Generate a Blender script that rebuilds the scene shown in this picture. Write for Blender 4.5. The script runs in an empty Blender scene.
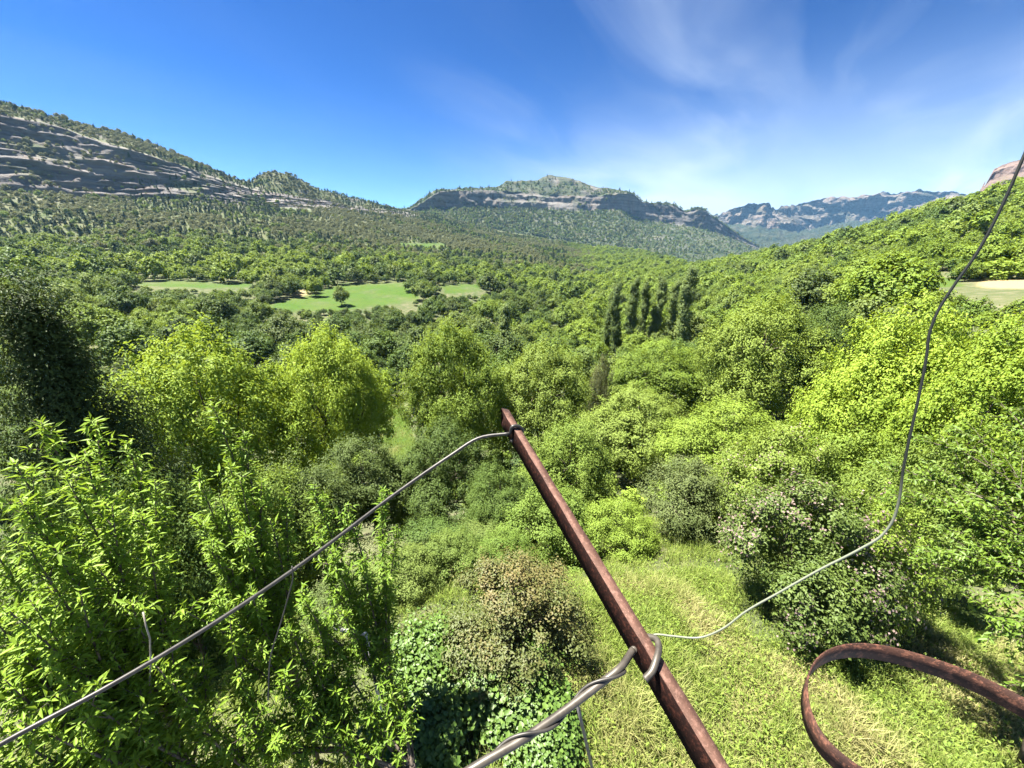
import bpy, math, random
import numpy as np
from mathutils import Vector

random.seed(7)
RNG = np.random.default_rng(7)
SC = bpy.context.scene
COL = SC.collection
W, H, FPX, PITCH = 1024, 768, 369.4, math.radians(20.0)
CP, SP = math.cos(PITCH), math.sin(PITCH)
SUN_AZ, SUN_EL = math.radians(-68), math.radians(66)      # azimuth from the view axis, left is negative

# ------------------------------------------------------------------ basics
def ray(px, py):
    x, y = (px - 512) / FPX, (384 - py) / FPX
    return np.array([x, CP + y * SP, y * CP - SP])

def at(px, py, d):
    """world point on the line of sight through a pixel, d metres away on the map"""
    v = ray(px, py)
    return v * (d / math.hypot(v[0], v[1]))

def dep(px, py, z):
    return ray(px, py) * z

def project(P):
    P = np.atleast_2d(P)
    zc = P[:, 1] * CP - P[:, 2] * SP
    yc = P[:, 1] * SP + P[:, 2] * CP
    zs = np.maximum(zc, 1e-3)
    return 512 + FPX * P[:, 0] / zs, 384 - FPX * yc / zs, zc

def unit(a):
    return a / np.maximum(np.linalg.norm(a, axis=-1, keepdims=True), 1e-9)

def _h(i, j, k):
    n = (i * 374761393 + j * 668265263 + k * 2147483647 + 1013904223) & 0xFFFFFFFF
    n = ((n ^ (n >> 13)) * 1274126177) & 0xFFFFFFFF
    return ((n ^ (n >> 16)) & 0xFFFF) / 65535.0

def vnoise(p):
    f = np.floor(p).astype(np.int64)
    t = p - f
    t = t * t * (3 - 2 * t)
    r = 0
    for a in (0, 1):
        wa = t[:, 0] if a else 1 - t[:, 0]
        for b in (0, 1):
            wb = t[:, 1] if b else 1 - t[:, 1]
            for c in (0, 1):
                wc = t[:, 2] if c else 1 - t[:, 2]
                r = r + wa * wb * wc * _h(f[:, 0] + a, f[:, 1] + b, f[:, 2] + c)
    return r

def fbm(p, octs=4):
    p = np.asarray(p, float)
    if p.shape[1] == 2:
        p = np.c_[p, np.zeros(len(p))]
    r, amp, tot = 0, 1.0, 0
    for o in range(octs):
        r = r + amp * vnoise(p * (2 ** o) + 17.3 * o)
        tot += amp
        amp *= 0.5
    return r / tot * 2 - 1

def mk_mesh(name, verts, faces, attrs=None, smooth=False, mat=None):
    """faces: list of int arrays (n,3) / (n,4)"""
    me = bpy.data.meshes.new(name)
    verts = np.asarray(verts, np.float32)
    me.vertices.add(len(verts))
    me.vertices.foreach_set('co', verts.ravel())
    if not isinstance(faces, list):
        faces = [faces]
    faces = [np.asarray(f, np.int32) for f in faces if len(f)]
    if faces:
        idx = np.concatenate([f.ravel() for f in faces])
        sizes = np.concatenate([np.full(len(f), f.shape[1], np.int32) for f in faces])
        starts = np.concatenate([[0], np.cumsum(sizes)[:-1]]).astype(np.int32)
        me.loops.add(len(idx))
        me.loops.foreach_set('vertex_index', idx.astype(np.int32))
        me.polygons.add(len(sizes))
        me.polygons.foreach_set('loop_start', starts)
        me.polygons.foreach_set('loop_total', sizes)
        if smooth:
            me.polygons.foreach_set('use_smooth', np.ones(len(sizes), bool))
    me.update(calc_edges=True)
    for k, v in (attrs or {}).items():
        v = np.asarray(v)
        if v.ndim == 2:
            a = me.attributes.new(k, 'FLOAT_VECTOR', 'POINT')
            a.data.foreach_set('vector', v.astype(np.float32).ravel())
        elif v.dtype.kind == 'i':
            a = me.attributes.new(k, 'INT', 'POINT')
            a.data.foreach_set('value', v.astype(np.int32))
        else:
            a = me.attributes.new(k, 'FLOAT', 'POINT')
            a.data.foreach_set('value', v.astype(np.float32))
    if mat:
        me.materials.append(mat)
    return me

def obj(name, me, parent=None, loc=(0, 0, 0), rotz=0.0, scale=None, **props):
    o = bpy.data.objects.new(name, me)
    COL.objects.link(o)
    o.location = loc
    o.rotation_euler = (0, 0, rotz)
    if scale is not None:
        o.scale = scale
    if parent:
        o.parent = parent
    for k, v in props.items():
        o[k] = v
    return o

def tag(o, label=None, cat=None, group=None, kind=None):
    for k, v in (('label', label), ('category', cat), ('group', group), ('kind', kind)):
        if v:
            o[k] = v
    return o

# ------------------------------------------------------------------ materials
class NT:
    def __init__(self, name):
        self.m = bpy.data.materials.new(name)
        self.m.use_nodes = True
        self.t = self.m.node_tree
        self.t.nodes.clear()
        self.out = self.n('ShaderNodeOutputMaterial')
    def n(self, typ, **kw):
        nd = self.t.nodes.new(typ)
        for k, v in kw.items():
            setattr(nd, k, v)
        return nd
    def l(self, a, b):
        self.t.links.new(a, b)
    def val(self, sock, v):
        if hasattr(v, 'is_output'):
            self.l(v, sock)
        else:
            sock.default_value = v
    def attr(self, name):
        return self.n('ShaderNodeAttribute', attribute_name=name).outputs['Fac']
    def noise(self, scale, detail=4, vec=None, rough=0.6):
        nd = self.n('ShaderNodeTexNoise')
        nd.inputs['Scale'].default_value = scale
        nd.inputs['Detail'].default_value = detail
        nd.inputs['Roughness'].default_value = rough
        if vec is not None:
            self.l(vec, nd.inputs['Vector'])
        return nd.outputs['Fac']
    def mix(self, f, a, b):
        nd = self.n('ShaderNodeMix', data_type='RGBA')
        self.val(nd.inputs[0], f)
        for s, v in ((nd.inputs[6], a), (nd.inputs[7], b)):
            if hasattr(v, 'is_output'):
                self.l(v, s)
            else:
                s.default_value = (*v, 1)
        return nd.outputs[2]
    def ramp(self, f, a, b):
        nd = self.n('ShaderNodeMapRange')
        self.val(nd.inputs[0], f)
        nd.inputs[1].default_value = a
        nd.inputs[2].default_value = b
        return nd.outputs[0]
    def math(self, op, a, b=0.0):
        nd = self.n('ShaderNodeMath', operation=op)
        self.val(nd.inputs[0], a)
        self.val(nd.inputs[1], b)
        return nd.outputs[0]
    def pos(self):
        return self.n('ShaderNodeNewGeometry').outputs['Position']
    def mapping(self, vec, scale):
        nd = self.n('ShaderNodeMapping')
        nd.inputs['Scale'].default_value = scale
        self.l(vec, nd.inputs['Vector'])
        return nd.outputs['Vector']
    def principled(self, color, rough=0.7, spec=0.3, metal=0.0, bump=None, bstr=0.5, bdist=0.02):
        p = self.n('ShaderNodeBsdfPrincipled')
        if hasattr(color, 'is_output'):
            self.l(color, p.inputs['Base Color'])
        else:
            p.inputs['Base Color'].default_value = (*color, 1)
        self.val(p.inputs['Roughness'], rough)
        p.inputs['Specular IOR Level'].default_value = spec
        p.inputs['Metallic'].default_value = metal
        if bump is not None:
            b = self.n('ShaderNodeBump')
            b.inputs['Strength'].default_value = bstr
            b.inputs['Distance'].default_value = bdist
            self.l(bump, b.inputs['Height'])
            self.l(b.outputs[0], p.inputs['Normal'])
        return p
    def done(self, sh):
        self.l(sh.outputs[0] if hasattr(sh, 'outputs') else sh, self.out.inputs[0])
        return self.m

def leaf_mat(name, dark, light, trans=0.4, tcol=None, spec=0.12, rough=0.55, vary=1.0, dull=0.0):
    """leaf colour: each leaf its own tone, each plant its own tint"""
    t = NT(name)
    rnd = t.n('ShaderNodeObjectInfo').outputs['Random']
    f = t.math('ADD', t.math('MULTIPLY', t.attr('tone'), 0.6), t.math('MULTIPLY', rnd, 0.4 * vary))
    c = t.mix(f, dark, light)
    if dull > 0:                                         # some plants are duller and browner than their neighbours
        r2 = t.math('FRACT', t.math('MULTIPLY', rnd, 7.31))
        g = (dark[1] + light[1]) * .45
        c = t.mix(t.math('MULTIPLY', t.ramp(r2, .45, 1.0), dull), c, (g * .78, g * .82, g * .38))
    p = t.principled(c, rough, spec)
    if trans <= 0:
        return t.done(p)
    trans *= .62
    tr = t.n('ShaderNodeBsdfTranslucent')
    tc = t.mix(0.5, c, tcol or (light[0] * 1.5, light[1] * 1.35, light[2] * 0.6))
    t.l(tc, tr.inputs['Color'])
    ms = t.n('ShaderNodeMixShader')
    ms.inputs[0].default_value = trans
    t.l(p.outputs[0], ms.inputs[1])
    t.l(tr.outputs[0], ms.inputs[2])
    return t.done(ms)

LM = {
    'walnut': leaf_mat('walnut_leaf', (0.128, 0.205, 0.024), (0.33, 0.43, 0.058), 0.42),
    'bright': leaf_mat('bright_leaf', (0.095, 0.16, 0.022), (0.23, 0.31, 0.046), 0.42, dull=.22),
    'mid': leaf_mat('mid_leaf', (0.085, 0.145, 0.025), (0.185, 0.255, 0.046), 0.42, dull=.4),
    'dark': leaf_mat('dark_leaf', (0.05, 0.09, 0.02), (0.118, 0.178, 0.038), 0.38, dull=.4),
    'olive': leaf_mat('olive_leaf', (0.095, 0.115, 0.048), (0.20, 0.215, 0.10), 0.32),
    'pine': leaf_mat('pine_needle', (0.022, 0.048, 0.02), (0.055, 0.09, 0.034), 0.18),
    'yew': leaf_mat('yew_needle', (0.018, 0.034, 0.010), (0.06, 0.088, 0.022), 0.14, spec=.12),
    'poplar': leaf_mat('poplar_leaf', (0.085, 0.13, 0.035), (0.18, 0.24, 0.075), 0.45, spec=0.2),
    'brown': leaf_mat('brown_leaf', (0.08, 0.055, 0.03), (0.19, 0.13, 0.08), 0.2),
    'grey': leaf_mat('grey_leaf', (0.065, 0.095, 0.028), (0.16, 0.19, 0.065), 0.3),
    'peach': leaf_mat('peach_leaf', (0.095, 0.18, 0.018), (0.235, 0.35, 0.038), 0.5, spec=0.2, rough=0.5),
    'elm': leaf_mat('elm_leaf', (0.072, 0.135, 0.016), (0.18, 0.26, 0.03), 0.42, spec=0.28, rough=0.48),
    'ivy': leaf_mat('ivy_leaf', (0.045, 0.095, 0.018), (0.14, 0.22, 0.036), 0.28, spec=0.3, rough=0.45),
    'rose': leaf_mat('rose_leaf', (0.055, 0.09, 0.02), (0.13, 0.18, 0.036), 0.32, spec=0.2, rough=0.5),
    'photinia': leaf_mat('photinia_leaf', (0.055, 0.095, 0.02), (0.27, 0.165, 0.075), 0.3, spec=0.25, rough=0.5),
}
def simple(name, c1, c2, scale, rough=0.8, spec=0.2, metal=0.0, bd=0.01, bs=0.6):
    t = NT(name)
    co = t.n('ShaderNodeTexCoord').outputs['Object']
    n = t.noise(scale, 6, co)
    return t.done(t.principled(t.mix(t.ramp(n, 0.3, 0.7), c1, c2), rough, spec, metal, n, bs, bd))

BARK = simple('bark', (0.05, 0.04, 0.03), (0.16, 0.13, 0.10), 9, bd=0.03)
PALE_BARK = simple('pale_bark', (0.16, 0.14, 0.11), (0.34, 0.31, 0.26), 14, bd=0.02)
BLOSSOM = leaf_mat('blossom_petal', (0.17, 0.115, 0.10), (0.33, 0.255, 0.225), 0.3, tcol=(0.3, 0.24, 0.21))

# ------------------------------------------------------------------ leaves, crowns, branches
def leaves(C, N, T, L, Wd, tone, fold=0.25, droop=0.12):
    """every leaf is a folded blade of two triangles about its midrib"""
    n = len(C)
    N = unit(N)
    T = unit(T - N * np.sum(T * N, 1, keepdims=True))
    S = np.cross(T, N)
    L = np.broadcast_to(np.asarray(L, float), (n,))[:, None]
    Wd = np.broadcast_to(np.asarray(Wd, float), (n,))[:, None]
    B = C - T * L * 0.5
    P = C + T * L * 0.5 - N * L * droop
    m = C - T * L * 0.06
    V = np.stack([B, m + S * Wd * 0.5 + N * Wd * fold, P, m - S * Wd * 0.5 + N * Wd * fold], 1).reshape(-1, 3)
    i = np.arange(n)[:, None] * 4
    Fs = np.concatenate([i + np.array([0, 1, 2]), i + np.array([0, 2, 3])], 0)
    return V, Fs, np.repeat(tone, 4)

def tube(pts, rad, sides=6, cap=True):
    pts = np.asarray(pts, float)
    n = len(pts)
    rad = np.broadcast_to(np.asarray(rad, float), (n,))
    tg = unit(np.gradient(pts, axis=0))
    ref = np.array([0.31, 0.17, 0.93]) if abs(tg[:, 2]).mean() < 0.8 else np.array([1.0, 0.2, 0.1])
    a = unit(np.cross(tg, ref))
    b = np.cross(tg, a)
    th = np.arange(sides) * 2 * math.pi / sides
    V = pts[:, None] + rad[:, None, None] * (np.cos(th)[None, :, None] * a[:, None] + np.sin(th)[None, :, None] * b[:, None])
    V = V.reshape(-1, 3)
    i = np.arange(n - 1)[:, None] * sides
    j = np.arange(sides)
    q = np.stack([i + j, i + (j + 1) % sides, i + sides + (j + 1) % sides, i + sides + j], -1).reshape(-1, 4)
    F = [q]
    if cap:
        V = np.r_[V, pts[:1], pts[-1:]]
        c0, c1 = n * sides, n * sides + 1
        t0 = np.stack([np.full(sides, c0), (j + 1) % sides, j], 1)
        t1 = np.stack([np.full(sides, c1), (n - 1) * sides + j, (n - 1) * sides + (j + 1) % sides], 1)
        F.append(np.r_[t0, t1])
    return V, F

class Acc:
    def __init__(s):
        s.V, s.F, s.A, s.n = [], [], [], 0
    def add(s, V, F, tone=None):
        for f in (F if isinstance(F, list) else [F]):
            s.F.append(np.asarray(f) + s.n)
        s.V.append(V)
        s.A.append(np.full(len(V), 0.5) if tone is None else tone)
        s.n += len(V)
    def mesh(s, name, mat, smooth=False):
        F3 = [f for f in s.F if f.shape[1] == 3]
        F4 = [f for f in s.F if f.shape[1] == 4]
        F = ([np.concatenate(F3)] if F3 else []) + ([np.concatenate(F4)] if F4 else [])
        return mk_mesh(name, np.concatenate(s.V), F, {'tone': np.concatenate(s.A)}, smooth, mat)

def bez(p0, p1, p2, n=8):
    t = np.linspace(0, 1, n)[:, None]
    return (1 - t) ** 2 * np.asarray(p0) + 2 * t * (1 - t) * np.asarray(p1) + t * t * np.asarray(p2)

def sphere_dirs(rng, n):
    v = rng.normal(size=(n, 3))
    return unit(v)

def crown(rng, R, z0, z1, n_leaf, ls, shape='round', wr=0.55, clump=0.13, nl=9, per=26, fill=0.12, dens=1.0, spray=1.0, rough=.36):
    """leaf clumps on the skins of several overlapping lobes; returns leaf arrays and lobe centres for the limbs"""
    hz = (z1 - z0) / 2
    zc = (z1 + z0) / 2
    lob = []
    for i in range(nl):
        if shape == 'round':
            a = i * 2.4 + rng.uniform(-.5, .5)
            k = rng.uniform(0.3, 0.62) if i else 0.0
            zz = zc + hz * (0.40 - 0.72 * (k / .62) ** 1.6 + rng.uniform(-.22, .16) if i else 0.42)
            r = R * rng.uniform(0.34, 0.54)
            lob.append((R * k * math.cos(a), R * k * math.sin(a), zz, r, min(r * 1.0, hz * 0.6)))
        elif shape == 'column':
            t = (i + .5) / nl
            r = R * (0.55 + 0.6 * math.sin(math.pi * min(1, t * 0.9 + 0.12))) * rng.uniform(.7, 1)
            lob.append((rng.uniform(-.35, .35) * R, rng.uniform(-.35, .35) * R, z0 + (z1 - z0) * t, r * .8, (z1 - z0) / nl * 1.2))
        elif shape == 'cone':
            t = (i + .3) / nl
            a = i * 2.4
            rr = R * (1 - t) ** 0.8
            lob.append((rr * .4 * math.cos(a), rr * .4 * math.sin(a), z0 + (z1 - z0) * t * 0.95, max(rr * .66, R * .1), (z1 - z0) / nl * 1.5))
        elif shape == 'mound':
            a = i * 2.4 + rng.uniform(-.5, .5)
            k = rng.uniform(0.2, 0.6) if i else 0
            r = R * rng.uniform(.38, .58)
            lob.append((R * k * math.cos(a), R * k * math.sin(a), z0 + (z1 - z0) * rng.uniform(.25, .62) * (1.15 - .5 * k), r, hz * rng.uniform(.5, .8)))
    lob = np.array(lob)
    nc = max(6, int(n_leaf / per * dens))
    li = rng.integers(0, len(lob), nc * 3)
    d = sphere_dirs(rng, nc * 3)
    rad = rng.uniform(0.76, 1.06, nc * 3)[:, None] * (1 + rough * fbm(d * 1.9 + li[:, None] * 7.7, 3))[:, None]
    inner = rng.random(nc * 3) < fill
    rad[inner] *= 0.6
    ctr = lob[li, :3] + d * lob[li][:, [3, 3, 4]] * rad
    q = (ctr[:, None] - lob[None, :, :3]) / lob[None][:, :, [3, 3, 4]]
    depth = np.min(np.linalg.norm(q, axis=2) + 10 * (np.arange(len(lob))[None] == li[:, None]), axis=1)
    keep = ((depth > 0.72) | inner) & (ctr[:, 2] > z0 - 0.05 * hz) & ((d[:, 2] > -0.4) | (rng.random(len(d)) < .3))
    ctr, d = ctr[keep][:nc], d[keep][:nc]
    nc = len(ctr)
    m = rng.integers(0, nc, n_leaf)
    cl = clump * R * rng.uniform(.6, 1.3, nc)[m]
    out = unit(d[m] * np.array([1, 1, 0.8]) + np.array([0, 0, 0.35]))
    off = rng.normal(size=(n_leaf, 3)) * cl[:, None] * 0.5
    axis = unit(d + np.array([0, 0, .55]) + rng.normal(size=(nc, 3)) * .35)[m]
    off += axis * (rng.uniform(-1.3, 1.0, n_leaf) * cl * spray)[:, None]
    C = ctr[m] + off
    N = unit(out * 0.5 + unit(off) * .5 + np.array([0, 0, .42]) + rng.normal(size=(n_leaf, 3)) * 0.25)
    T = rng.normal(size=(n_leaf, 3)) + out * 0.6 + np.array([0, 0, -0.35])
    L = ls * rng.uniform(.65, 1.3, n_leaf)
    tone = np.clip(rng.uniform(0, 1, n_leaf) * .55 + rng.random(nc)[m] * .45, 0, 1)
    return (C, N, T, L, L * wr, tone), lob

def trunk_mesh(name, rng, r, z_top, lob, mat=None, stems=1, lean=0.0):
    A = Acc()
    top = np.array([lean, 0.1 * r, z_top])
    for s in range(stems):
        b = np.array([rng.uniform(-1, 1) * r * 2.5 * (stems > 1), rng.uniform(-1, 1) * r * 2.5 * (stems > 1), -0.4])
        p = bez(b, (b + top) / 2 + rng.normal(size=3) * r * 1.5, top + rng.normal(size=3) * r * (stems > 1) * 3, 7)
        V, F = tube(p, np.linspace(r * 1.25, r * .6, 7), 7)
        A.add(V, F)
    for lo in lob[:min(len(lob), 9)]:
        e = lo[:3] + np.array([0, 0, lo[4] * .3])
        s0 = np.array([top[0] * .7, top[1] * .7, z_top * rng.uniform(.6, .95)])
        p = bez(s0, (s0 + e) / 2 + np.array([0, 0, -.06 * np.linalg.norm(e - s0)]), e, 6)
        V, F = tube(p, np.linspace(r * .5, r * .1, 6), 5)
        A.add(V, F)
        for k in range(3):
            e2 = p[3] + unit(rng.normal(size=3) + np.array([0, 0, .5])) * lo[3] * .8
            V, F = tube(bez(p[3], (p[3] + e2) / 2 + [0, 0, .1], e2, 4), np.linspace(r * .25, r * .05, 4), 4)
            A.add(V, F)
    return A.mesh(name, mat or BARK, True)

PROTO = {}
def proto(key, mats, variants, R, z0, z1, n, ls, shape='round', trunk=True, tr=0.03, stems=1, **kw):
    """crown and trunk meshes of one kind; every variant exists in each leaf colour (mesh copies)"""
    for v in range(variants):
        rng = np.random.default_rng(hash_str(key) + v * 101)
        lf, lob = crown(rng, R, z0, z1, n, ls, shape, **kw)
        V, F, tone = leaves(*lf)
        base = mk_mesh('crown', V, F, {'tone': tone})
        tm = trunk_mesh('trunk', rng, max(.02, R * tr), z0 + (z1 - z0) * (.25 if shape != 'column' else .8), lob, None, stems) if trunk else None
        for i, mt in enumerate(mats):
            me = base if i == len(mats) - 1 else base.copy()
            if mt == 'photinia':                        # young coppery leaves at the shoot ends, green ones below
                zf = (lf[0][:, 2] - z0) / (z1 - z0)
                tp = np.clip(zf * 1.05 - .58 + .35 * fbm(lf[0] * 1.6, 3) + (tone.reshape(-1, 4)[:, 0] - .5) * .7, 0, 1)
                me.attributes['tone'].data.foreach_set('value', np.repeat(tp, 4).astype(np.float32))
            me.materials.clear()
            me.materials.append(LM[mt])
            PROTO.setdefault((key, mt), []).append((me, tm, R, z1))

def hash_str(s):
    r = 7
    for ch in s:
        r = (r * 131 + ord(ch)) % 100003
    return r

proto('walnut', ['walnut', 'bright', 'mid', 'dark'], 4, 4.5, 0.9, 8.5, 62000, 0.145, nl=14, per=58, clump=.095, tr=.045, dens=.5, spray=.5, fill=.07, rough=.17)
proto('shrub', ['walnut', 'bright', 'mid', 'dark', 'grey', 'olive', 'photinia', 'rose'], 3, 1.7, 0.1, 3.2, 30000, 0.068, 'round', nl=12, per=55, clump=.12, tr=.02, stems=4, spray=1.0, dens=.45, fill=.06, rough=.3)
proto('tree1', ['walnut', 'bright', 'mid', 'dark', 'olive'], 3, 3.6, 0.7, 7.0, 6500, 0.33, nl=10, per=20, clump=.13, wr=.7, dens=.6)
proto('pine1', ['pine'], 2, 2.6, 0.8, 8.0, 3000, 0.5, 'cone', nl=12, per=16, wr=.35)
proto('bush1', ['walnut', 'bright', 'mid', 'dark', 'olive', 'grey'], 3, 1.7, 0.0, 2.5, 1800, 0.24, 'mound', nl=7, per=14, clump=.15, wr=.7, trunk=False)
proto('tree2', ['bright', 'mid', 'dark', 'olive'], 3, 3.4, 0.3, 6.2, 760, 0.75, nl=8, per=6, clump=.16, wr=.75)
proto('pine2', ['pine'], 2, 2.3, 0.4, 7.5, 420, 0.85, 'cone', nl=9, per=5, wr=.5)
proto('bush2', ['bright', 'mid', 'dark', 'olive'], 2, 1.6, 0.0, 2.3, 240, 0.5, 'mound', nl=5, per=5, clump=.2, wr=.75, trunk=False)
proto('poplar', ['poplar'], 3, 2.0, 0.8, 16, 13000, 0.3, 'column', nl=24, per=26, clump=.22, spray=1.6, tr=.05, wr=.8)
proto('yew', ['yew'], 1, 3.6, 0.2, 8.5, 60000, 0.115, 'cone', nl=22, per=44, wr=.35, tr=.05, clump=.09, spray=1.8)
proto('ivy', ['ivy'], 2, 1.0, 0.0, 1.3, 7000, 0.085, 'mound', nl=9, per=14, wr=.95, clump=.18, tr=.02, stems=3)

# ------------------------------------------------------------------ terrain
AZ = np.linspace(-80, 80, 561)

def wp(px, py, d):
    p = at(px, py, d)
    return (math.degrees(math.atan2(p[0], p[1])), d, p[2])

def row_px(*pts):
    return sorted(wp(*p) for p in pts)

def sheet(rows, ns, az, cliff=None, amp=1.0, fine=0.0):
    """interpolates rows of (azimuth, distance, height) into a grid; cliff[seg] -> weight array for terraces"""
    D = np.array([np.interp(az, [q[0] for q in r], [q[1] for q in r]) for r in rows])
    Z = np.array([np.interp(az, [q[0] for q in r], [q[2] for q in r]) for r in rows])
    for i in range(1, len(D)):
        D[i] = np.maximum(D[i], D[i - 1] + 0.5)
    gd, gz, gs, gt = [], [], [], []
    for s, n in enumerate(ns):
        last = s == len(ns) - 1
        for k in range(n + (1 if last else 0)):
            t = k / n
            tt = np.full(len(az), t)
            if cliff and s in cliff:
                w, K = cliff[s]
                tn = np.clip(t + 0.09 * fbm(np.c_[az * .35, np.full(len(az), t * 2.0)], 3) * math.sin(math.pi * t), 0, 1)
                fl = np.floor(tn * K)
                fr = tn * K - fl
                st = np.minimum(1, (fl + np.clip((fr - .62) / .38, 0, 1) ** 1.2) / K)
                tt = t + (st - t) * w
            gd.append(D[s] + (D[s + 1] - D[s]) * tt)
            gz.append(Z[s] + (Z[s + 1] - Z[s]) * t)
            gs.append(s)
            gt.append(t)
    return np.array(gd), np.array(gz), np.array(gs), np.array(gt)

def grid_mesh(gd, gz, az):
    a = np.radians(az)[None]
    X, Y = gd * np.sin(a), gd * np.cos(a)
    V = np.stack([X, Y, gz], -1).reshape(-1, 3)
    n, m = gd.shape
    i = np.arange(n - 1)[:, None] * m
    j = np.arange(m - 1)[None]
    q = np.stack([i + j, i + j + 1, i + m + j + 1, i + m + j], -1).reshape(-1, 4)
    return V, q

A_ = lambda *r: [(a, d, z) for a, d, z in r]
ROWS = [
    A_((-80, .3, -7), (80, .3, -7)),
    A_((-80, 6, -7.2), (0, 6, -7.0), (80, 6, -6.9)),
    A_((-80, 10, -9.3), (-20, 10, -10.1), (0, 10, -10.1), (12, 10, -9.8), (25, 10, -8.6), (40, 10, -7.8), (80, 10, -7.2)),
    A_((-80, 20, -14.5), (-20, 20, -15.6), (0, 20, -15.6), (30, 20, -13), (60, 20, -9.5)),
    A_((-80, 40, -20), (-20, 40, -22), (0, 40, -22), (25, 40, -19), (38, 40, -14.5), (50, 40, -10), (60, 40, -8)),
    A_((-80, 70, -18), (-40, 70, -20), (-20, 70, -24.5), (0, 70, -25), (15, 70, -23.5), (26, 70, -20.5), (38, 60, -13), (48, 58, -8), (60, 58, -6)),
    A_((-80, 120, -16), (-40, 112, -19), (-20, 118, -27), (0, 122, -28), (15, 110, -26), (26, 88, -21.5), (38, 75, -14), (48, 70, -7), (60, 70, -4)),
    row_px((-150, 315, 150), (0, 314, 150), (200, 312, 150), (350, 309, 150), (420, 306, 155), (500, 314, 165), (590, 314, 170), (690, 322, 120), (800, 322, 95), (900, 295, 85), (1024, 292, 85), (1200, 286, 85)),
    row_px((-150, 294, 200), (0, 292, 200), (200, 285, 205), (350, 284, 205), (430, 284, 200), (480, 289, 200), (590, 300, 240), (690, 306, 170), (800, 305, 130), (900, 287, 105), (1024, 281, 110), (1200, 276, 110)),
    row_px((-150, 266, 300), (0, 266, 300), (200, 262, 300), (350, 262, 310), (512, 272, 330), (600, 280, 340), (690, 289, 260), (800, 280, 190), (900, 266, 160), (1024, 260, 160), (1200, 250, 160)),
    row_px((-150, 228, 430), (0, 229, 430), (200, 228, 430), (350, 238, 450), (512, 253, 500), (600, 265, 520), (690, 274, 360), (760, 266, 290), (850, 249, 240), (940, 234, 220), (1024, 219, 210), (1200, 190, 210)),
    row_px((-150, 183, 560), (0, 190, 560), (100, 198, 560), (200, 199, 580), (300, 207, 640), (380, 214, 720), (420, 218, 800), (512, 237, 850), (600, 250, 850), (690, 269, 500), (760, 259, 380), (850, 240, 320), (940, 221, 290), (1024, 202, 270), (1200, 160, 270)),
    row_px((-150, 85, 620), (0, 113, 620), (60, 126, 615), (100, 140, 610), (150, 154, 610), (200, 171, 620), (250, 188, 670), (300, 197, 680), (380, 209, 770), (420, 215, 860), (512, 233, 920), (600, 247, 920), (690, 268, 560), (760, 256, 450), (804, 247, 400), (874, 231, 370), (921, 217, 350), (976, 201, 330), (1022, 189, 310), (1200, 145, 310)),
    row_px((-150, 60, 720), (0, 102, 700), (51, 118, 690), (117, 134, 690), (156, 147, 690), (211, 169, 690), (240, 182, 700), (250, 184, 710), (258, 178, 712), (267, 173, 714), (289, 174, 716), (300, 180, 720), (312, 187, 725), (359, 199, 800), (387, 207.5, 850), (420, 214.5, 900), (512, 234, 1000), (600, 249, 1000), (690, 271, 640), (760, 260, 520), (804, 252, 460), (874, 238, 430), (921, 225, 410), (976, 210, 390), (1022, 198, 370), (1200, 160, 370)),
    row_px((-150, 90, 950), (200, 200, 900), (300, 215, 950), (387, 225, 1050), (512, 250, 1200), (690, 290, 800), (874, 262, 560), (1022, 230, 500), (1200, 190, 500)),
]
NS = [12, 14, 16, 16, 12, 12, 14, 16, 14, 14, 16, 48, 14, 6]
NEARSEG = 11
pxw = np.interp(AZ, [-80, -17, -10], [1, 1, 0])
gd, gz, gs, gt = sheet(ROWS, NS, AZ, {NEARSEG: (pxw * .88, 9)})
aa = np.radians(AZ)[None]
gx, gy = gd * np.sin(aa), gd * np.cos(aa)
flat = np.c_[gx.ravel(), gy.ravel(), np.zeros(gx.size)]
amp = np.interp(gd, [0, 8, 30, 120, 300, 700], [0.05, 0.12, 0.35, 0.6, 1.8, 2.6])
gz = gz + (fbm(flat / np.array([14, 14, 1]), 4).reshape(gd.shape) * .5 + fbm(flat / np.array([60, 60, 1]), 3).reshape(gd.shape)) * amp * 1.1
cl = ((gs == NEARSEG)[:, None] * pxw[None])
clb = cl * np.sin(np.pi * np.clip(gt, 0.02, 1))[:, None] ** .35
rad = fbm(np.c_[gx.ravel() * .022, gy.ravel() * .022, gz.ravel() * .09], 5).reshape(gd.shape)
rad2 = fbm(np.c_[gx.ravel() * .09, gy.ravel() * .09, gz.ravel() * .32], 4).reshape(gd.shape)
gd = gd + clb * (rad * 12 + rad2 * 8)
ridge = np.interp(gd, [600, 700], [0, 1]) * (AZ < -8)[None]
gz = gz + ridge * fbm(np.c_[gx.ravel() * .05, gy.ravel() * .05], 3).reshape(gd.shape) * 1.6
cl_col = cl
TERR_MAXEL = np.maximum.accumulate(gz / gd, axis=0)

def ground_z(x, y):
    x, y = np.atleast_1d(x), np.atleast_1d(y)
    az = np.degrees(np.arctan2(x, y))
    d = np.hypot(x, y)
    c = np.clip((az - AZ[0]) / (AZ[1] - AZ[0]), 0, len(AZ) - 1.001)
    c0 = c.astype(int)
    f = c - c0
    out = np.empty(len(x))
    for i in range(len(x)):
        za = np.interp(d[i], gd[:, c0[i]], gz[:, c0[i]])
        zb = np.interp(d[i], gd[:, c0[i] + 1], gz[:, c0[i] + 1])
        out[i] = za * (1 - f[i]) + zb * f[i]
    return out

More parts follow.
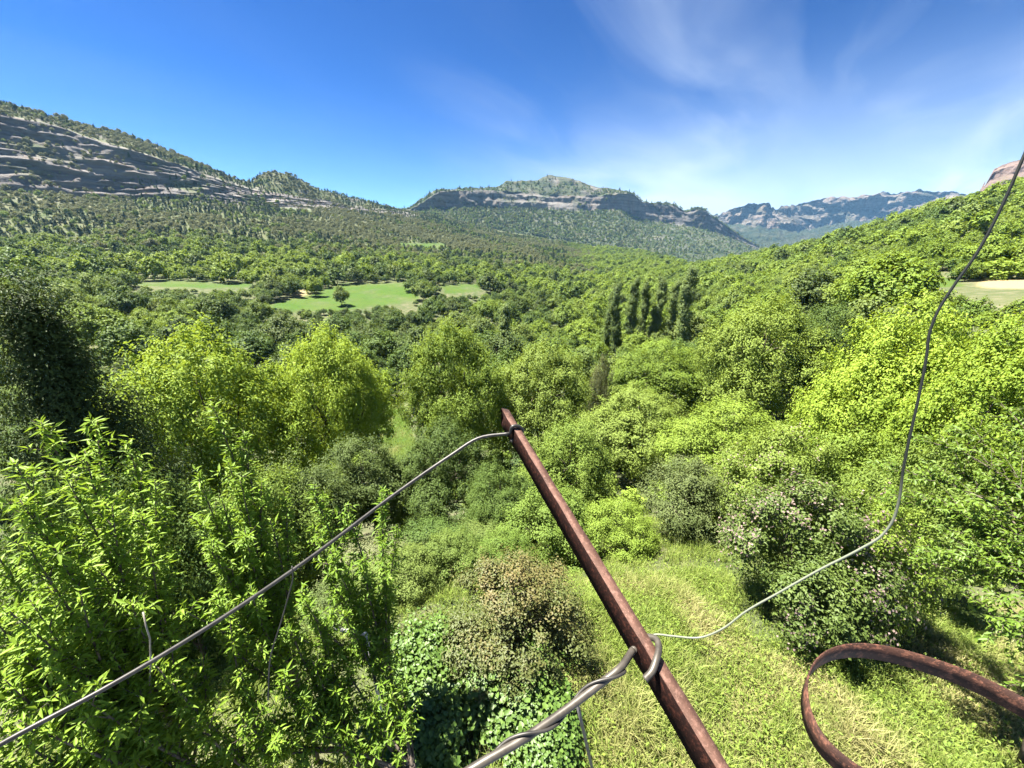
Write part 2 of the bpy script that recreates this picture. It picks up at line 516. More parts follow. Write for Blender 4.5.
def hidden(x, y, ztop):
    """behind a crest of the ground as seen from the viewpoint"""
    az = np.degrees(np.arctan2(x, y))
    d = np.hypot(x, y)
    c = np.clip(np.rint((az - AZ[0]) / (AZ[1] - AZ[0])), 0, len(AZ) - 1).astype(int)
    out = np.zeros(len(x), bool)
    for i in range(len(x)):
        k = np.searchsorted(gd[:, c[i]], d[i]) - 2
        out[i] = k > 0 and ztop[i] / d[i] < TERR_MAXEL[k, c[i]]
    return out

# open ground, laid out on the map: polygons from where the photograph shows them
def poly_world(pts):
    out = []
    for px, py in pts:
        v = ray(px, py)
        s = np.geomspace(1.5, 1200, 700)
        hd = s * math.hypot(v[0], v[1])
        c = int(np.clip(round((math.degrees(math.atan2(v[0], v[1])) - AZ[0]) / (AZ[1] - AZ[0])), 0, len(AZ) - 1))
        g = np.interp(hd, gd[:, c], gz[:, c])
        k = np.argmax(s * v[2] < g)
        out.append((v * s[k])[:2])
    return np.array(out)

def inside(P, poly):
    x, y = P[:, 0], P[:, 1]
    r = np.zeros(len(P), bool)
    j = len(poly) - 1
    for i in range(len(poly)):
        xi, yi, xj, yj = *poly[i], *poly[j]
        if yi != yj:
            r ^= ((yi > y) != (yj > y)) & (x < (xj - xi) * (y - yi) / (yj - yi) + xi)
        j = i
    return r

MEADOWS = [poly_world(p) for p in (
    [(262, 308), (300, 298), (345, 284), (412, 282), (420, 300), (350, 311), (290, 312)],
    [(440, 285), (478, 284), (482, 292), (445, 294)],
    [(120, 285), (165, 281), (252, 284), (250, 288), (165, 287)],
    [(398, 243), (440, 243), (455, 249), (402, 248)],
    [(275, 206), (310, 209), (312, 213), (280, 211)],
    [(880, 286), (962, 277), (962, 287), (890, 293)],
)]
SOILS = [poly_world(p) for p in (
    [(977, 280), (1045, 277), (1060, 289), (980, 288)],
    [(292, 293), (304, 290), (310, 294), (299, 297)],
)]
CLEARING = poly_world([(372, 402), (402, 398), (428, 470), (380, 474)])
LAWN = poly_world([(548, 585), (640, 575), (725, 570), (750, 640), (900, 660), (960, 600), (1090, 600), (1060, 900), (560, 1000), (560, 700)])
gx, gy = gd * np.sin(aa), gd * np.cos(aa)
P2 = np.c_[gx.ravel(), gy.ravel()]
def blur(mask, it=1):
    m = mask.reshape(gd.shape).astype(float)
    for _ in range(it):
        m[1:-1, 1:-1] = (m[1:-1, 1:-1] * 2 + m[:-2, 1:-1] + m[2:, 1:-1] + m[1:-1, :-2] + m[1:-1, 2:]) / 6
    return m.ravel()
mead = blur(np.any([inside(P2, p) for p in MEADOWS + [CLEARING]], 0)) * np.clip(1.15 + 1.3 * fbm(P2 / 9.0 + 4, 4), 0, 1)
soil = blur(np.any([inside(P2, p) for p in SOILS], 0))
V, q = grid_mesh(gd, gz, AZ)

def rock_color(t, pos, pale, dark, red, vs=0.05, hs=0.006):
    """layered rock: bands along the bedding, streaks, rusty stains"""
    b = t.noise(1.0, 8, t.mapping(pos, (hs, hs, vs * 3)), .65)
    c = t.mix(t.ramp(b, .40, .60), dark, pale)
    s = t.noise(1.0, 6, t.mapping(pos, (vs, vs, vs * .3)), .6)
    return t.mix(t.ramp(s, .5, .75), c, red), b

def ground_material():
    t = NT('hillside_ground')
    pos = t.pos()
    n1 = t.noise(.035, 7, pos)
    n2 = t.noise(.6, 6, pos)
    n3 = t.noise(6, 5, pos)
    veg = t.mix(t.ramp(n1, .35, .65), (0.04, 0.065, 0.02), (0.085, 0.095, 0.042))
    veg = t.mix(t.ramp(n2, .45, .75), veg, (0.15, 0.135, 0.085))
    gr = t.mix(t.ramp(n3, .3, .7), (0.034, 0.076, 0.010), (0.054, 0.10, 0.014))
    gr = t.mix(t.ramp(t.noise(.09, 6, pos, .7), .4, .65), gr, (0.064, 0.095, 0.018))
    gr = t.mix(t.ramp(t.noise(.5, 6, pos, .7), .52, .72), gr, (0.036, 0.06, 0.013))
    lw = t.mix(t.ramp(n2, .42, .62), (0.06, 0.09, 0.02), (0.16, 0.145, 0.06))
    so = t.mix(n3, (0.22, 0.17, 0.085), (0.32, 0.25, 0.13))
    rk, b = rock_color(t, pos, (0.205, 0.19, 0.172), (0.095, 0.088, 0.084), (0.18, 0.145, 0.115))
    c = t.mix(t.attr('meadow'), veg, gr)
    c = t.mix(t.attr('lawn'), c, lw)
    c = t.mix(t.attr('soil'), c, so)
    c = t.mix(t.attr('rock'), c, rk)
    return t.done(t.principled(c, .9, .1, 0, t.math('ADD', n3, t.math('MULTIPLY', t.math('ADD', b, t.noise(.25, 8, t.mapping(pos, (1, 1, 1.6)), .7)), t.math('MULTIPLY', t.attr('rock'), 34.0))), .8, .06))

nrock = fbm(np.c_[P2 * .03, gz.ravel()[:, None] * .06], 4)
rock = np.clip(cl_col.ravel() * 1.15 - np.clip(nrock - .12, 0, 1) * 2.6, 0, 1)
top = ((gs == NEARSEG + 1)[:, None] * pxw[None]).ravel()
rock = np.maximum(rock, top * np.clip(nrock * 2.5, 0, .8))
low = ((gs == NEARSEG - 1)[:, None] * pxw[None] * np.clip(gt - .45, 0, 1)[:, None]).ravel()
rock = np.maximum(rock, low * np.clip(nrock * 3 + .2, 0, 1))
me = mk_mesh('ground', V, q, {'meadow': mead, 'soil': soil, 'rock': rock, 'lawn': blur(inside(P2, LAWN), 2)}, True, ground_material())
ground = tag(obj('ground', me), 'green valley floor and slopes rising to the layered grey cliff', 'ground', None, 'structure')

# the mountains beyond
def mountain_mat(name, pale, dark, red, green1, green2, vs, hs, ps=.02, bd=6):
    t = NT(name)
    pos = t.pos()
    rk, b = rock_color(t, pos, pale, dark, red, vs, hs)
    n = t.noise(ps, 9, pos, .72)
    v = t.mix(t.ramp(n, .35, .65), green1, green2)
    c = t.mix(t.attr('rock'), v, rk)
    return t.done(t.principled(c, .95, .1, 0, t.math('ADD', b, t.noise(ps * 4, 6, pos)), 1.0, bd))

def mountain(name, rows, ns, az0, az1, na, cliffs, mat, radamp, zamp, sc, label, rk_bias=0.0, cap=-1):
    az = np.linspace(az0, az1, na)
    D, Z, S, Tt = sheet(rows, ns, az, {s: (np.full(na, w), k) for s, (w, k) in cliffs.items()})
    a = np.radians(az)[None]
    X, Y = D * np.sin(a), D * np.cos(a)
    Q = np.c_[X.ravel(), Y.ravel(), Z.ravel()]
    isc = np.isin(S, list(cliffs))[:, None] * np.ones(na)[None]
    f1 = fbm(Q * np.array([sc, sc, sc * 1.0]), 5).reshape(D.shape)
    f2 = fbm(Q * np.array([sc, sc, sc * .6]) * 5, 4).reshape(D.shape)
    D = D + (f1 * radamp * (.35 + .65 * isc) + f2 * radamp * .3 * isc) * np.interp(S, [0, 1, len(ns)], [0, 1, 1])[:, None]
    Z = Z + f2 * zamp
    V, q = grid_mesh(D, Z, az)
    r = np.clip(isc.ravel() * 1.0 + (.42 * (S == cap)[:, None] * np.ones(na)[None]).ravel() + fbm(Q * sc * 2.2, 5) * 1.3 - .35 + rk_bias + .25 * isc.ravel(), 0, 1)
    o = obj(name, mk_mesh(name, V, q, {'rock': r}, True, mat))
    tag(o, label, 'mountain', None, 'structure')
    return D, Z, S, r.reshape(D.shape), az

CEN = [
    row_px((360, 255, 800), (512, 268, 1000), (640, 280, 950), (720, 285, 1000), (820, 285, 1200)),
    row_px((360, 226, 900), (430, 224, 950), (512, 232, 1050), (600, 241, 1100), (660, 253, 1120), (720, 264, 1200), (820, 270, 1400)),
    row_px((360, 216, 1000), (410, 212.5, 1060), (440, 208, 1090), (512, 207, 1170), (570, 210, 1220), (620, 210, 1310), (650, 221, 1410), (690, 226, 1510), (715, 231, 1600), (760, 250, 1700), (820, 262, 1800)),
    row_px((360, 215.5, 1010), (410, 209.5, 1068), (440, 191, 1100), (500, 191, 1190), (550, 195, 1250), (600, 196, 1290), (632, 193, 1330), (644, 203, 1420), (675, 205, 1520), (686, 212, 1540), (697, 209, 1550), (707, 211, 1560), (712, 218, 1605), (760, 248, 1720), (820, 261, 1820)),
    row_px((360, 215, 1040), (408, 209, 1080), (435, 190, 1130), (498, 187, 1240), (506, 181, 1260), (537, 180, 1300), (549, 174, 1320), (572, 178.5, 1330), (596, 186.5, 1340), (631, 191.5, 1360), (642, 201.5, 1430), (646, 202.5, 1440), (674, 203.5, 1540), (685, 211, 1550), (691, 208.5, 1555), (697, 207, 1560), (706, 209, 1570), (708, 215, 1608), (716, 218, 1612), (760, 247, 1740), (820, 260, 1840)),
    row_px((360, 235, 1300), (512, 215, 1500), (640, 230, 1600), (716, 240, 1800), (820, 280, 2000)),
]
cenD = mountain('mountain', CEN, [14, 26, 26, 14, 4], wp(362, 215, 1000)[0], wp(815, 250, 1500)[0], 460, {2: (.45, 2)},
    mountain_mat('mountain_rock', (0.18, 0.168, 0.15), (0.065, 0.062, 0.058), (0.155, 0.125, 0.10), (0.03, 0.05, 0.022), (0.085, 0.09, 0.05), .03, .004),
    30, 4, .014, 'forested mountain with a grey cliff band and rocky summit', .08, 3)
FAR = [
    row_px((620, 285, 1500), (1080, 285, 1500)),
    row_px((620, 240, 2200), (720, 246, 2200), (800, 244, 2200), (1080, 240, 2200)),
    row_px((620, 222, 3000), (715, 222, 3000), (760, 226, 2800), (800, 231, 3050), (850, 221, 3300), (1080, 215, 3300)),
    row_px((620, 222, 3100), (716, 215.5, 3100), (730, 210, 2950), (753, 203, 2900), (768, 202, 2900), (775, 209, 2980), (800, 204, 3350), (819, 200, 3400), (858, 197, 3450), (890, 193, 3480), (917, 189, 3500), (948, 192, 3500), (965, 197, 3500), (1080, 205, 3500)),
    row_px((620, 240, 4000), (1080, 230, 4000)),
]
mountain('far_mountain', FAR, [10, 24, 44, 4], wp(630, 215, 3000)[0], wp(1070, 215, 3000)[0], 520, {2: (.5, 2)},
    mountain_mat('far_rock', (0.20, 0.165, 0.135), (0.05, 0.046, 0.043), (0.19, 0.13, 0.095), (0.016, 0.028, 0.013), (0.055, 0.062, 0.034), .012, .005, .007, 40),
    210, 24, .0058, 'long hazy chain of pale cliffs closing the valley', -.1)
RED = [
    row_px((930, 235, 900), (1300, 215, 900)),
    row_px((930, 205, 1120), (985, 193, 1150), (1024, 186, 1150), (1300, 150, 1150)),
    row_px((930, 204.5, 1130), (978, 194, 1160), (983, 189, 1165), (988, 176, 1172), (994, 169, 1180), (1003, 165, 1185), (1015, 161, 1190), (1024, 158, 1190), (1100, 146, 1190), (1300, 120, 1190)),
    row_px((930, 215, 1500), (1300, 150, 1500)),
]
mountain('red_cliff', RED, [6, 34, 4], wp(932, 200, 1150)[0], wp(1290, 190, 1150)[0], 260, {1: (.7, 2)},
    mountain_mat('red_rock', (0.18, 0.13, 0.11), (0.085, 0.062, 0.054), (0.20, 0.145, 0.115), (0.035, 0.05, 0.022), (0.07, 0.07, 0.035), .01, .004),
    22, 2, .02, 'reddish rock tower rising behind the right hill', .45)

# ------------------------------------------------------------------ placing plants
OCC = []          # (x, y, z, radius) of placed plants, for choosing what shows
def plant(kindname, key, mt, base, R, Ht, label, cat, group=None, variant=None, rot=None, partkind='crown', lean=None):
    vs = PROTO[(key, mt)]
    me, tm, r0, h0 = vs[(random.randrange(len(vs)) if variant is None else variant) % len(vs)]
    root = obj(kindname, None, None, base, random.uniform(0, 6.28) if rot is None else rot, (R / r0, R / r0, Ht / h0))
    root.empty_display_size = .3
    if lean:
        root.rotation_euler.x, root.rotation_euler.y = lean
    tag(root, label, cat, group)
    c = obj(partkind, me, root)
    if tm:
        obj('trunk', tm, root)
    return root, c

def put(cx, top, wpx, d, base_py=None):
    """map position, base height, crown radius and plant height for a crown seen around column cx with its top at row `top`"""
    T = at(cx, top, d)
    z = float(ground_z(T[0], T[1])[0])
    dp = T[1] * CP - (T[2] * .5 + z * .5) * SP
    return (T[0], T[1], z), wpx / 2 * dp / FPX, T[2] - z

NEAR = [
 # name, proto, leaf, cx, top, width px, distance, label
 ('yew_tree', 'yew', 'yew', 20, 292, 230, 14, 'very dark evergreen tree at the left edge, behind the leafy peach shoots'),
 ('walnut_tree', 'walnut', 'walnut', 185, 345, 178, 25, 'broad yellow green walnut tree, left one of the pair behind the peach shoots'),
 ('walnut_tree', 'walnut', 'walnut', 322, 337, 122, 27, 'rounded yellow green walnut tree, right one of the pair, beside the grassy clearing'),
 ('walnut_tree', 'walnut', 'bright', 452, 330, 108, 27, 'tall yellow green walnut tree right of the grassy clearing, left of its twin'),
 ('walnut_tree', 'walnut', 'bright', 542, 348, 112, 29, 'yellow green walnut tree directly above the tip of the rusty bar'),
 ('walnut_tree', 'walnut', 'bright', 665, 346, 104, 44, 'neat dome shaped light green tree in front of the poplars'),
 ('walnut_tree', 'walnut', 'bright', 772, 305, 118, 38, 'large spreading tree lit on its left side, right of the dome shaped tree'),
 ('walnut_tree', 'walnut', 'dark', 832, 312, 90, 42, 'darker tree pressed against the right side of the large spreading tree'),
 ('walnut_tree', 'walnut', 'walnut', 920, 320, 150, 19, 'big bright green tree behind the thin hanging wire'),
 ('walnut_tree', 'walnut', 'walnut', 1030, 326, 150, 17, 'big bright green tree cut by the right edge below the dry field'),
 ('walnut_tree', 'walnut', 'bright', 880, 372, 110, 22, 'lower bright tree filling the foot of the big bright green tree'),
 ('walnut_tree', 'walnut', 'bright', 640, 395, 120, 24, 'low bushy light green tree between the bar and the dome shaped tree'),
 ('walnut_tree', 'walnut', 'bright', 738, 408, 130, 21, 'low wide light green tree below the large spreading tree'),
 ('walnut_tree', 'walnut', 'mid', 572, 428, 110, 13.5, 'dense mid green small tree just right of the upper rusty bar'),
 ('walnut_tree', 'walnut', 'dark', 438, 432, 105, 15.5, 'dark leafy tree just below the left tree of the central walnut pair'),
 ('walnut_tree', 'walnut', 'dark', 500, 470, 80, 11.5, 'dark green small tree right behind the upper end of the rusty bar'),
 ('walnut_tree', 'walnut', 'dark', 358, 446, 115, 16, 'dark green tree at the foot of the grassy clearing'),
 ('broad_shrub', 'shrub', 'dark', 285, 462, 120, 14, 'dark shrub under the right walnut of the left pair'),
 ('broad_shrub', 'shrub', 'grey', 700, 462, 100, 11.5, 'greyish twiggy shrub at the upper edge of the lawn'),
 ('broad_shrub', 'shrub', 'bright', 622, 505, 80, 9.6, 'small green shrub touching the lawn beside the rusty bar'),
 ('broad_shrub', 'shrub', 'mid', 552, 492, 110, 9.6, 'rounded shrub with deep shade at its foot, left of the rusty bar'),
 ('broad_shrub', 'shrub', 'olive', 372, 548, 95, 8.6, 'dull yellowish shrub seen just under the upper clothes wire'),
 ('broad_shrub', 'shrub', 'dark', 428, 530, 100, 8.8, 'dark shrub directly below the middle of the upper clothes wire'),
 ('broad_shrub', 'shrub', 'mid', 480, 532, 80, 9.2, 'leafy shrub in the shade between the bar and the upper clothes wire'),
 ('broad_shrub', 'shrub', 'mid', 500, 540, 76, 7.9, 'mid green shrub just above the coppery bush'),
 ('broad_shrub', 'shrub', 'mid', 446, 538, 82, 7.4, 'mid green shrub left of and behind the coppery bush'),
 ('broad_shrub', 'shrub', 'mid', 396, 556, 84, 6.9, 'mid green shrub behind the ivy, left of the coppery bush'),
 ('broad_shrub', 'shrub', 'dark', 340, 585, 90, 7.2, 'dark shrub behind the slender peach tree'),
 ('broad_shrub', 'shrub', 'bright', 760, 470, 110, 12.5, 'bright leafy shrub between the twiggy shrub and the flowering one'),
 ('broad_shrub', 'shrub', 'bright', 865, 430, 130, 14, 'light green shrub crossed by the lower part of the thin wire'),
 ('broad_shrub', 'shrub', 'mid', 945, 440, 110, 12, 'mid green shrub at the right, below the big bright tree'),
 ('broad_shrub', 'shrub', 'mid', 250, 470, 120, 12, 'mid green shrub showing between the tall peach shoots'),
 ('broad_shrub', 'shrub', 'dark', 130, 470, 150, 10, 'dark shrub filling the gap behind the left peach shoots'),
 ('broad_shrub', 'shrub', 'dark', 40, 480, 150, 9, 'dark shrub below the evergreen at the left edge'),
 ('broad_shrub', 'shrub', 'olive', 604, 356, 34, 36, 'small brownish shrub left of the dome shaped tree'),
]
rec = []
for nm, key, mt, cx, tp, wpx, d, lab in NEAR:
    b, R, Ht = put(cx, tp, wpx, d)
    Ht = max(Ht * (1.07 if key != 'yew' else 1), R * .8)
    rec.append((nm, cx, d, round(R, 1), round(Ht, 1)))
    root, c = plant(nm, key, mt, b, R, Ht, lab, 'tree' if 'tree' in nm else 'shrub',
          {'walnut_tree': 'walnut trees below the balcony', 'broad_shrub': 'shrubs around the lawn'}.get(nm))
    OCC.append((b[0], b[1], b[2] + Ht * .55, max(R, Ht * .45) * .9, d))
print('NEAR', rec)

# flowering shrubs: crown, trunk and blossom
def flowering(cx, tp, wpx, d, label, nf, hfac=1.0, mt='rose'):
    b, R, Ht = put(cx, tp, wpx, d)
    Ht *= 1.07
    root, c = plant('rose_bush', 'shrub', mt, b, R, Ht * hfac, label, 'shrub', 'flowering bushes by the lawn', 0)
    me = c.data
    co = np.empty(len(me.vertices) * 3, np.float32)
    me.vertices.foreach_get('co', co)
    co = co.reshape(-1, 4, 3).mean(1)
    rng = np.random.default_rng(int(cx))
    cen = np.array([0, 0, .9])
    rel = co - cen
    out = np.linalg.norm(rel, axis=1)
    patch = fbm(co * 1.3 + cx, 3)
    ok = np.where((out > np.quantile(out, .55)) & (patch > 0.02) & (co[:, 2] > .7))[0]
    i = rng.choice(ok, nf)
    C = co[i] + unit(rel[i]) * rng.uniform(.0, .06, nf)[:, None] + rng.normal(size=(nf, 3)) * .03
    s = R / 1.7
    V, F, tone = leaves(C, unit(rel[i]) + rng.normal(size=(nf, 3)) * .5, rng.normal(size=(nf, 3)), rng.uniform(.035, .06, nf) / s, .045 / s, rng.random(nf), .1, .05)
    o = obj('blossom', mk_mesh('blossom', V, F, {'tone': tone}, False, BLOSSOM), root)
    o['kind'] = 'stuff'
    OCC.append((b[0], b[1], b[2] + Ht * .5, R * .9, d))
flowering(828, 488, 160, 8.6, 'dark rose bush with pinkish white blossom casting shade on the lawn', 2400)
flowering(800, 430, 130, 12.5, 'wide bush speckled with pale blossom behind the dark rose bush', 1100, 1, 'bright')
flowering(890, 492, 110, 9.6, 'pale flowered bush beside the lower bend of the thin wire', 600, 1, 'bright')

# poplars and the single dark spire
POPL = ((610, 294, 13, 95, 1, 'leftmost and shortest slim poplar of the row'), (621, 285, 15, 92, 0, 'second slim poplar from the left in the row'),
        (634, 281, 15, 92, 2, 'third slim poplar of the row, touching its left neighbour'), (646, 284, 14, 96, 1, 'slim poplar in the middle of the row above the dome shaped tree'),
        (662, 279, 17, 98, 0, 'leaning poplar standing apart, third from the right'), (677, 284, 14, 100, 2, 'narrow poplar between the leaning one and the tallest one'),
        (694, 270, 20, 86, 1, 'tallest poplar at the right end of the row'))
for px, top, wpx, d, k, lab in POPL:
    b, R, Ht = put(px, top, wpx, d)
    plant('poplar_tree', 'poplar', 'poplar', b, R * .74, Ht, lab, 'tree', 'poplars in the valley', k, None, 'crown', (0, random.uniform(.03, .09)))
    OCC.append((b[0], b[1], b[2] + Ht * .6, Ht * .2, d))
b, R, Ht = put(506, 308, 12, 80)
plant('poplar_tree', 'poplar', 'poplar', b, R * 1.2, Ht, 'small lone poplar between the meadow and the central walnuts', 'tree', 'poplars in the valley', 2)
# lone trees in the meadow, the clipped round bush at the dry field
for px, top, foot, wpx, mt, lab in ((316, 276, 297, 17, 'bright', 'lone round tree standing at the back of the bright meadow'),
                                 (342, 286, 306, 17, 'mid', 'lone tree at the front edge of the bright meadow'),
                                 (424, 281, 302, 24, 'mid', 'tree at the right corner of the bright meadow'),
                                 (412, 279, 292, 18, 'dark', 'darker tree just behind the corner tree of the bright meadow'),
                                 (1006, 256, 279, 48, 'bright', 'rounded clipped looking tree at the back of the dry field'),
                                 (966, 258, 279, 42, 'dark', 'dark tree left of the rounded tree at the dry field')):
    q_ = poly_world([(px, foot)])[0]
    zq = float(ground_z(*q_)[0])
    dpq = q_[1] * CP - zq * SP
    R, Ht = wpx / 2 * dpq / FPX, (foot - top) * dpq / FPX
    plant('field_tree', 'bush1' if px > 900 else 'tree1', mt, (q_[0], q_[1], zq), R, Ht, lab, 'tree', 'trees standing at the fields', 1)
    OCC.append((q_[0], q_[1], zq + Ht * .6, R, float(np.hypot(*q_))))

# ------------------------------------------------------------------ the woods
def scatter(n_try, dmin, dmax, azr, rfun, seed):
    """dart throwing with a radius that depends on place"""
    rng = np.random.default_rng(seed)
    d = np.sqrt(rng.uniform(dmin ** 2, dmax ** 2, n_try))
    az = np.radians(rng.uniform(*azr, n_try))
    x, y = d * np.sin(az), d * np.cos(az)
    r = rfun(x, y, d, np.degrees(az), rng)
    cell = 8.0
    gridh, keep = {}, []
    for i in range(n_try):
        ri = r[i]
        if ri <= 0:
            continue
        cx, cy = int(x[i] // cell), int(y[i] // cell)
        ok = True
        for a in (cx - 1, cx, cx + 1):
            for b in (cy - 1, cy, cy + 1):
                for j in gridh.get((a, b), ()):
                    s = (ri + r[j]) * .72
                    if (x[i] - x[j]) ** 2 + (y[i] - y[j]) ** 2 < s * s:
                        ok = False
                        break
                if not ok:
                    break
            if not ok:
                break
        if ok:
            gridh.setdefault((cx, cy), []).append(i)
            keep.append(i)
    k = np.array(keep)
    return x[k], y[k], r[k], d[k], np.degrees(az[k])

OPEN = MEADOWS + SOILS
def open_mask(x, y):
    P = np.c_[x, y]
    return np.any([inside(P, p) for p in OPEN + [CLEARING]], 0)

nearpts = np.array([(o[0], o[1], o[3]) for o in OCC])
def rad_fun(x, y, d, az, rng):
    n = fbm(np.c_[x, y] / 28.0, 3)
    r = (1.5 + 3.4 * rng.random(len(x)) ** 1.6) * (1 + .3 * n)
    up = np.interp(d, [300, 420], [0, 1]) * (az < 12)
    r = r * (1 - up * .42)
    hill = (az > 14) & (d > 120)
    r[hill] *= .95
    r[open_mask(x, y)] = 0
    thin = fbm(np.c_[x, y] / 45.0 + 9, 4)
    r[(up > .4) & (thin > .12) & (rng.random(len(x)) < .6)] = 0
    nd = np.min(np.hypot(x[:, None] - nearpts[None, :, 0], y[:, None] - nearpts[None, :, 1]) - nearpts[None, :, 2] * .8, axis=1) if len(x) else 0
    r[(nd < 0) & (d < 130)] = 0
    return r
sx, sy, sr, sd, saz = scatter(150000, 44, 900, (-58, 58), rad_fun, 3)
def rad_small(x, y, d, az, rng):
    r = rng.uniform(.55, 1.35, len(x))
    r[open_mask(x, y)] = 0
    nd = np.min(np.hypot(x[:, None] - nearpts[None, :, 0], y[:, None] - nearpts[None, :, 1]) - nearpts[None, :, 2] * .6, axis=1)
    r[nd < 0] = 0
    r[inside(np.c_[x, y], LAWN)] = 0
    return r
bx_, by_, br_, bd_, baz_ = scatter(700, 15, 50, (-60, 62), rad_small, 5)
x = np.r_[sx, bx_]; y = np.r_[sy, by_]; r = np.r_[sr, br_]; d = np.r_[sd, bd_]; az = np.r_[saz, baz_]
z = ground_z(x, y)
rng = np.random.default_rng(11)
small = np.r_[np.zeros(len(sx), bool), np.ones(len(bx_), bool)]
height = np.where(small, r * rng.uniform(1.1, 1.7, len(x)), r * rng.uniform(1.6, 2.3, len(x)))
patch = fbm(np.c_[x, y] / 40.0 + 3.1, 3) + rng.normal(size=len(x)) * .22
patch2 = fbm(np.c_[x, y] / 70.0 + 31, 3) + rng.normal(size=len(x)) * .18
colr = np.where(patch > .22, 'bright', np.where(patch > -.2, 'mid', 'dark')).astype(object)
colr = np.where((az < 8) & (d < 215) & (d > 60) & (patch < .5), np.where(patch > .12, 'mid', 'dark'), colr)          # the dark wood below the meadow
upz = (d > 330) & (az < 12)
colr = np.where((az < 8) & (d > 215) & (d < 340) & (patch > -.05), 'bright', colr)
colr = np.where(upz & (patch2 > .02), 'olive', colr)
colr = np.where(upz & (colr == 'bright'), 'mid', colr)
colr = np.where((az > 10) & (patch > .0), 'bright', colr)
colr = np.where((az > 10) & (colr == 'dark') & (patch > -.4), 'mid', colr)
form = np.where(r < 1.5, 'bush', 'tree').astype(object)
pine = ((d > 380) & (az < 8) & (patch2 < -.04) & (rng.random(len(x)) < .75)) | ((d > 655) & (az < -14) & (patch2 < .05) & (rng.random(len(x)) < .6))
form = np.where(pine, 'pine', form)
colr = np.where(pine, 'pine', colr)
r = np.where(pine, r * .8, r)
height = np.where(pine, r * rng.uniform(2.4, 3.2, len(x)), height)
# none on the cliff faces
cc = np.clip(np.rint((az - AZ[0]) / (AZ[1] - AZ[0])), 0, len(AZ) - 1).astype(int)
oncliff = np.zeros(len(x), bool)
k0 = int(np.argmax(gs == NEARSEG)); k1 = k0 + NS[NEARSEG]
for i in range(len(x)):
    if pxw[cc[i]] > .3 and gd[k0, cc[i]] < d[i] < gd[k1, cc[i]]:
        oncliff[i] = rng.random() < .55
keep = ~oncliff & ~hidden(x, y, z + height)
x, y, z, r, d, az, height, colr, form, small = (a[keep] for a in (x, y, z, r, d, az, height, colr, form, small))
MPX = [[(262, 306), (300, 298), (322, 291), (345, 284), (412, 282), (420, 299), (350, 307), (290, 308)], [(440, 284), (480, 283), (484, 293), (443, 295)],
       [(120, 284), (160, 281), (250, 284), (250, 288), (165, 287)], [(398, 243), (440, 243), (455, 249), (402, 248)], [(275, 206), (310, 209), (312, 213), (280, 211)],
       [(905, 284), (962, 277), (962, 287), (910, 291)], [(972, 279), (1045, 275), (1060, 295), (972, 293)], [(375, 404), (405, 402), (425, 455), (384, 462)]]
MDIST = [196, 197, 203, 300, 500, 125, 130, 26]
def in_the_way():
    c_ = np.zeros(len(x), bool)
    for fr_, sd_ in ((1, 0), (.85, 0), (.7, 0), (.55, 0), (.4, 0), (.25, 0), (.08, 0), (.8, .7), (.8, -.7), (.5, .7), (.5, -.7)):
        q_ = sd_ * r / np.hypot(x, y)
        u1, v1, w1 = project(np.c_[x + q_ * y, y - q_ * x, z + height * fr_])
        for mp_, md_ in zip(MPX, MDIST):
            c_ |= inside(np.c_[u1, v1], mp_) & (d < md_) & (w1 > 1)
    return c_
for _ in range(1):                                # young trees where taller ones would close the view
    c_ = in_the_way()
    height = np.where(c_, height * .72, height)
    r = np.where(c_, r * .88, r)
keep = ~in_the_way()
x, y, z, r, d, az, height, colr, form, small = (a[keep] for a in (x, y, z, r, d, az, height, colr, form, small))
lod = np.where(d < 185, 1, 2)
lod[small] = 1
print('PLANTS', len(x))

# which show largest: paint discs from near to far
allx = np.r_[[o[0] for o in OCC], x]; ally = np.r_[[o[1] for o in OCC], y]
allz = np.r_[[o[2] for o in OCC], z + height * .5]; allr = np.r_[[o[3] for o in OCC], np.maximum(r, height * .45)]
ux, uy, uz = project(np.c_[allx, ally, allz])
buf = np.zeros((192, 256), bool)
vis = np.zeros(len(allx))
for i in np.argsort(np.hypot(allx, ally)):
    pr = FPX * allr[i] / max(uz[i], .5) / 4
    cx, cy = ux[i] / 4, uy[i] / 4
    if cx + pr < 0 or cx - pr > 256 or cy + pr < 0 or cy - pr > 192 or uz[i] < .5:
        continue
    if pr < .8:
        ix, iy = int(cx), int(cy)
        if 0 <= ix < 256 and 0 <= iy < 192 and not buf[iy, ix]:
            vis[i] = 3 * pr * pr
            if pr > .4: buf[iy, ix] = True
        continue
    x0, x1 = max(0, int(cx - pr)), min(256, int(cx + pr) + 1)
    y0, y1 = max(0, int(cy - pr)), min(192, int(cy + pr) + 1)
    if x1 <= x0 or y1 <= y0:
        continue
    yy, xx = np.mgrid[y0:y1, x0:x1]
    m = ((xx + .5 - cx) ** 2 + (yy + .5 - cy) ** 2 <= pr * pr) & ~buf[y0:y1, x0:x1]
    vis[i] = m.sum()
    buf[y0:y1, x0:x1] |= m
vis = vis[len(OCC):]
upx, upy = ux[len(OCC):], uy[len(OCC):]
order = np.argsort(-vis)
want = {'tree': 290, 'bush': 150, 'pine': 40}
chosen = np.zeros(len(x), bool)
for f, n in want.items():
    o = [i for i in order if form[i] == f and vis[i] > .05][:n]
    chosen[o] = True

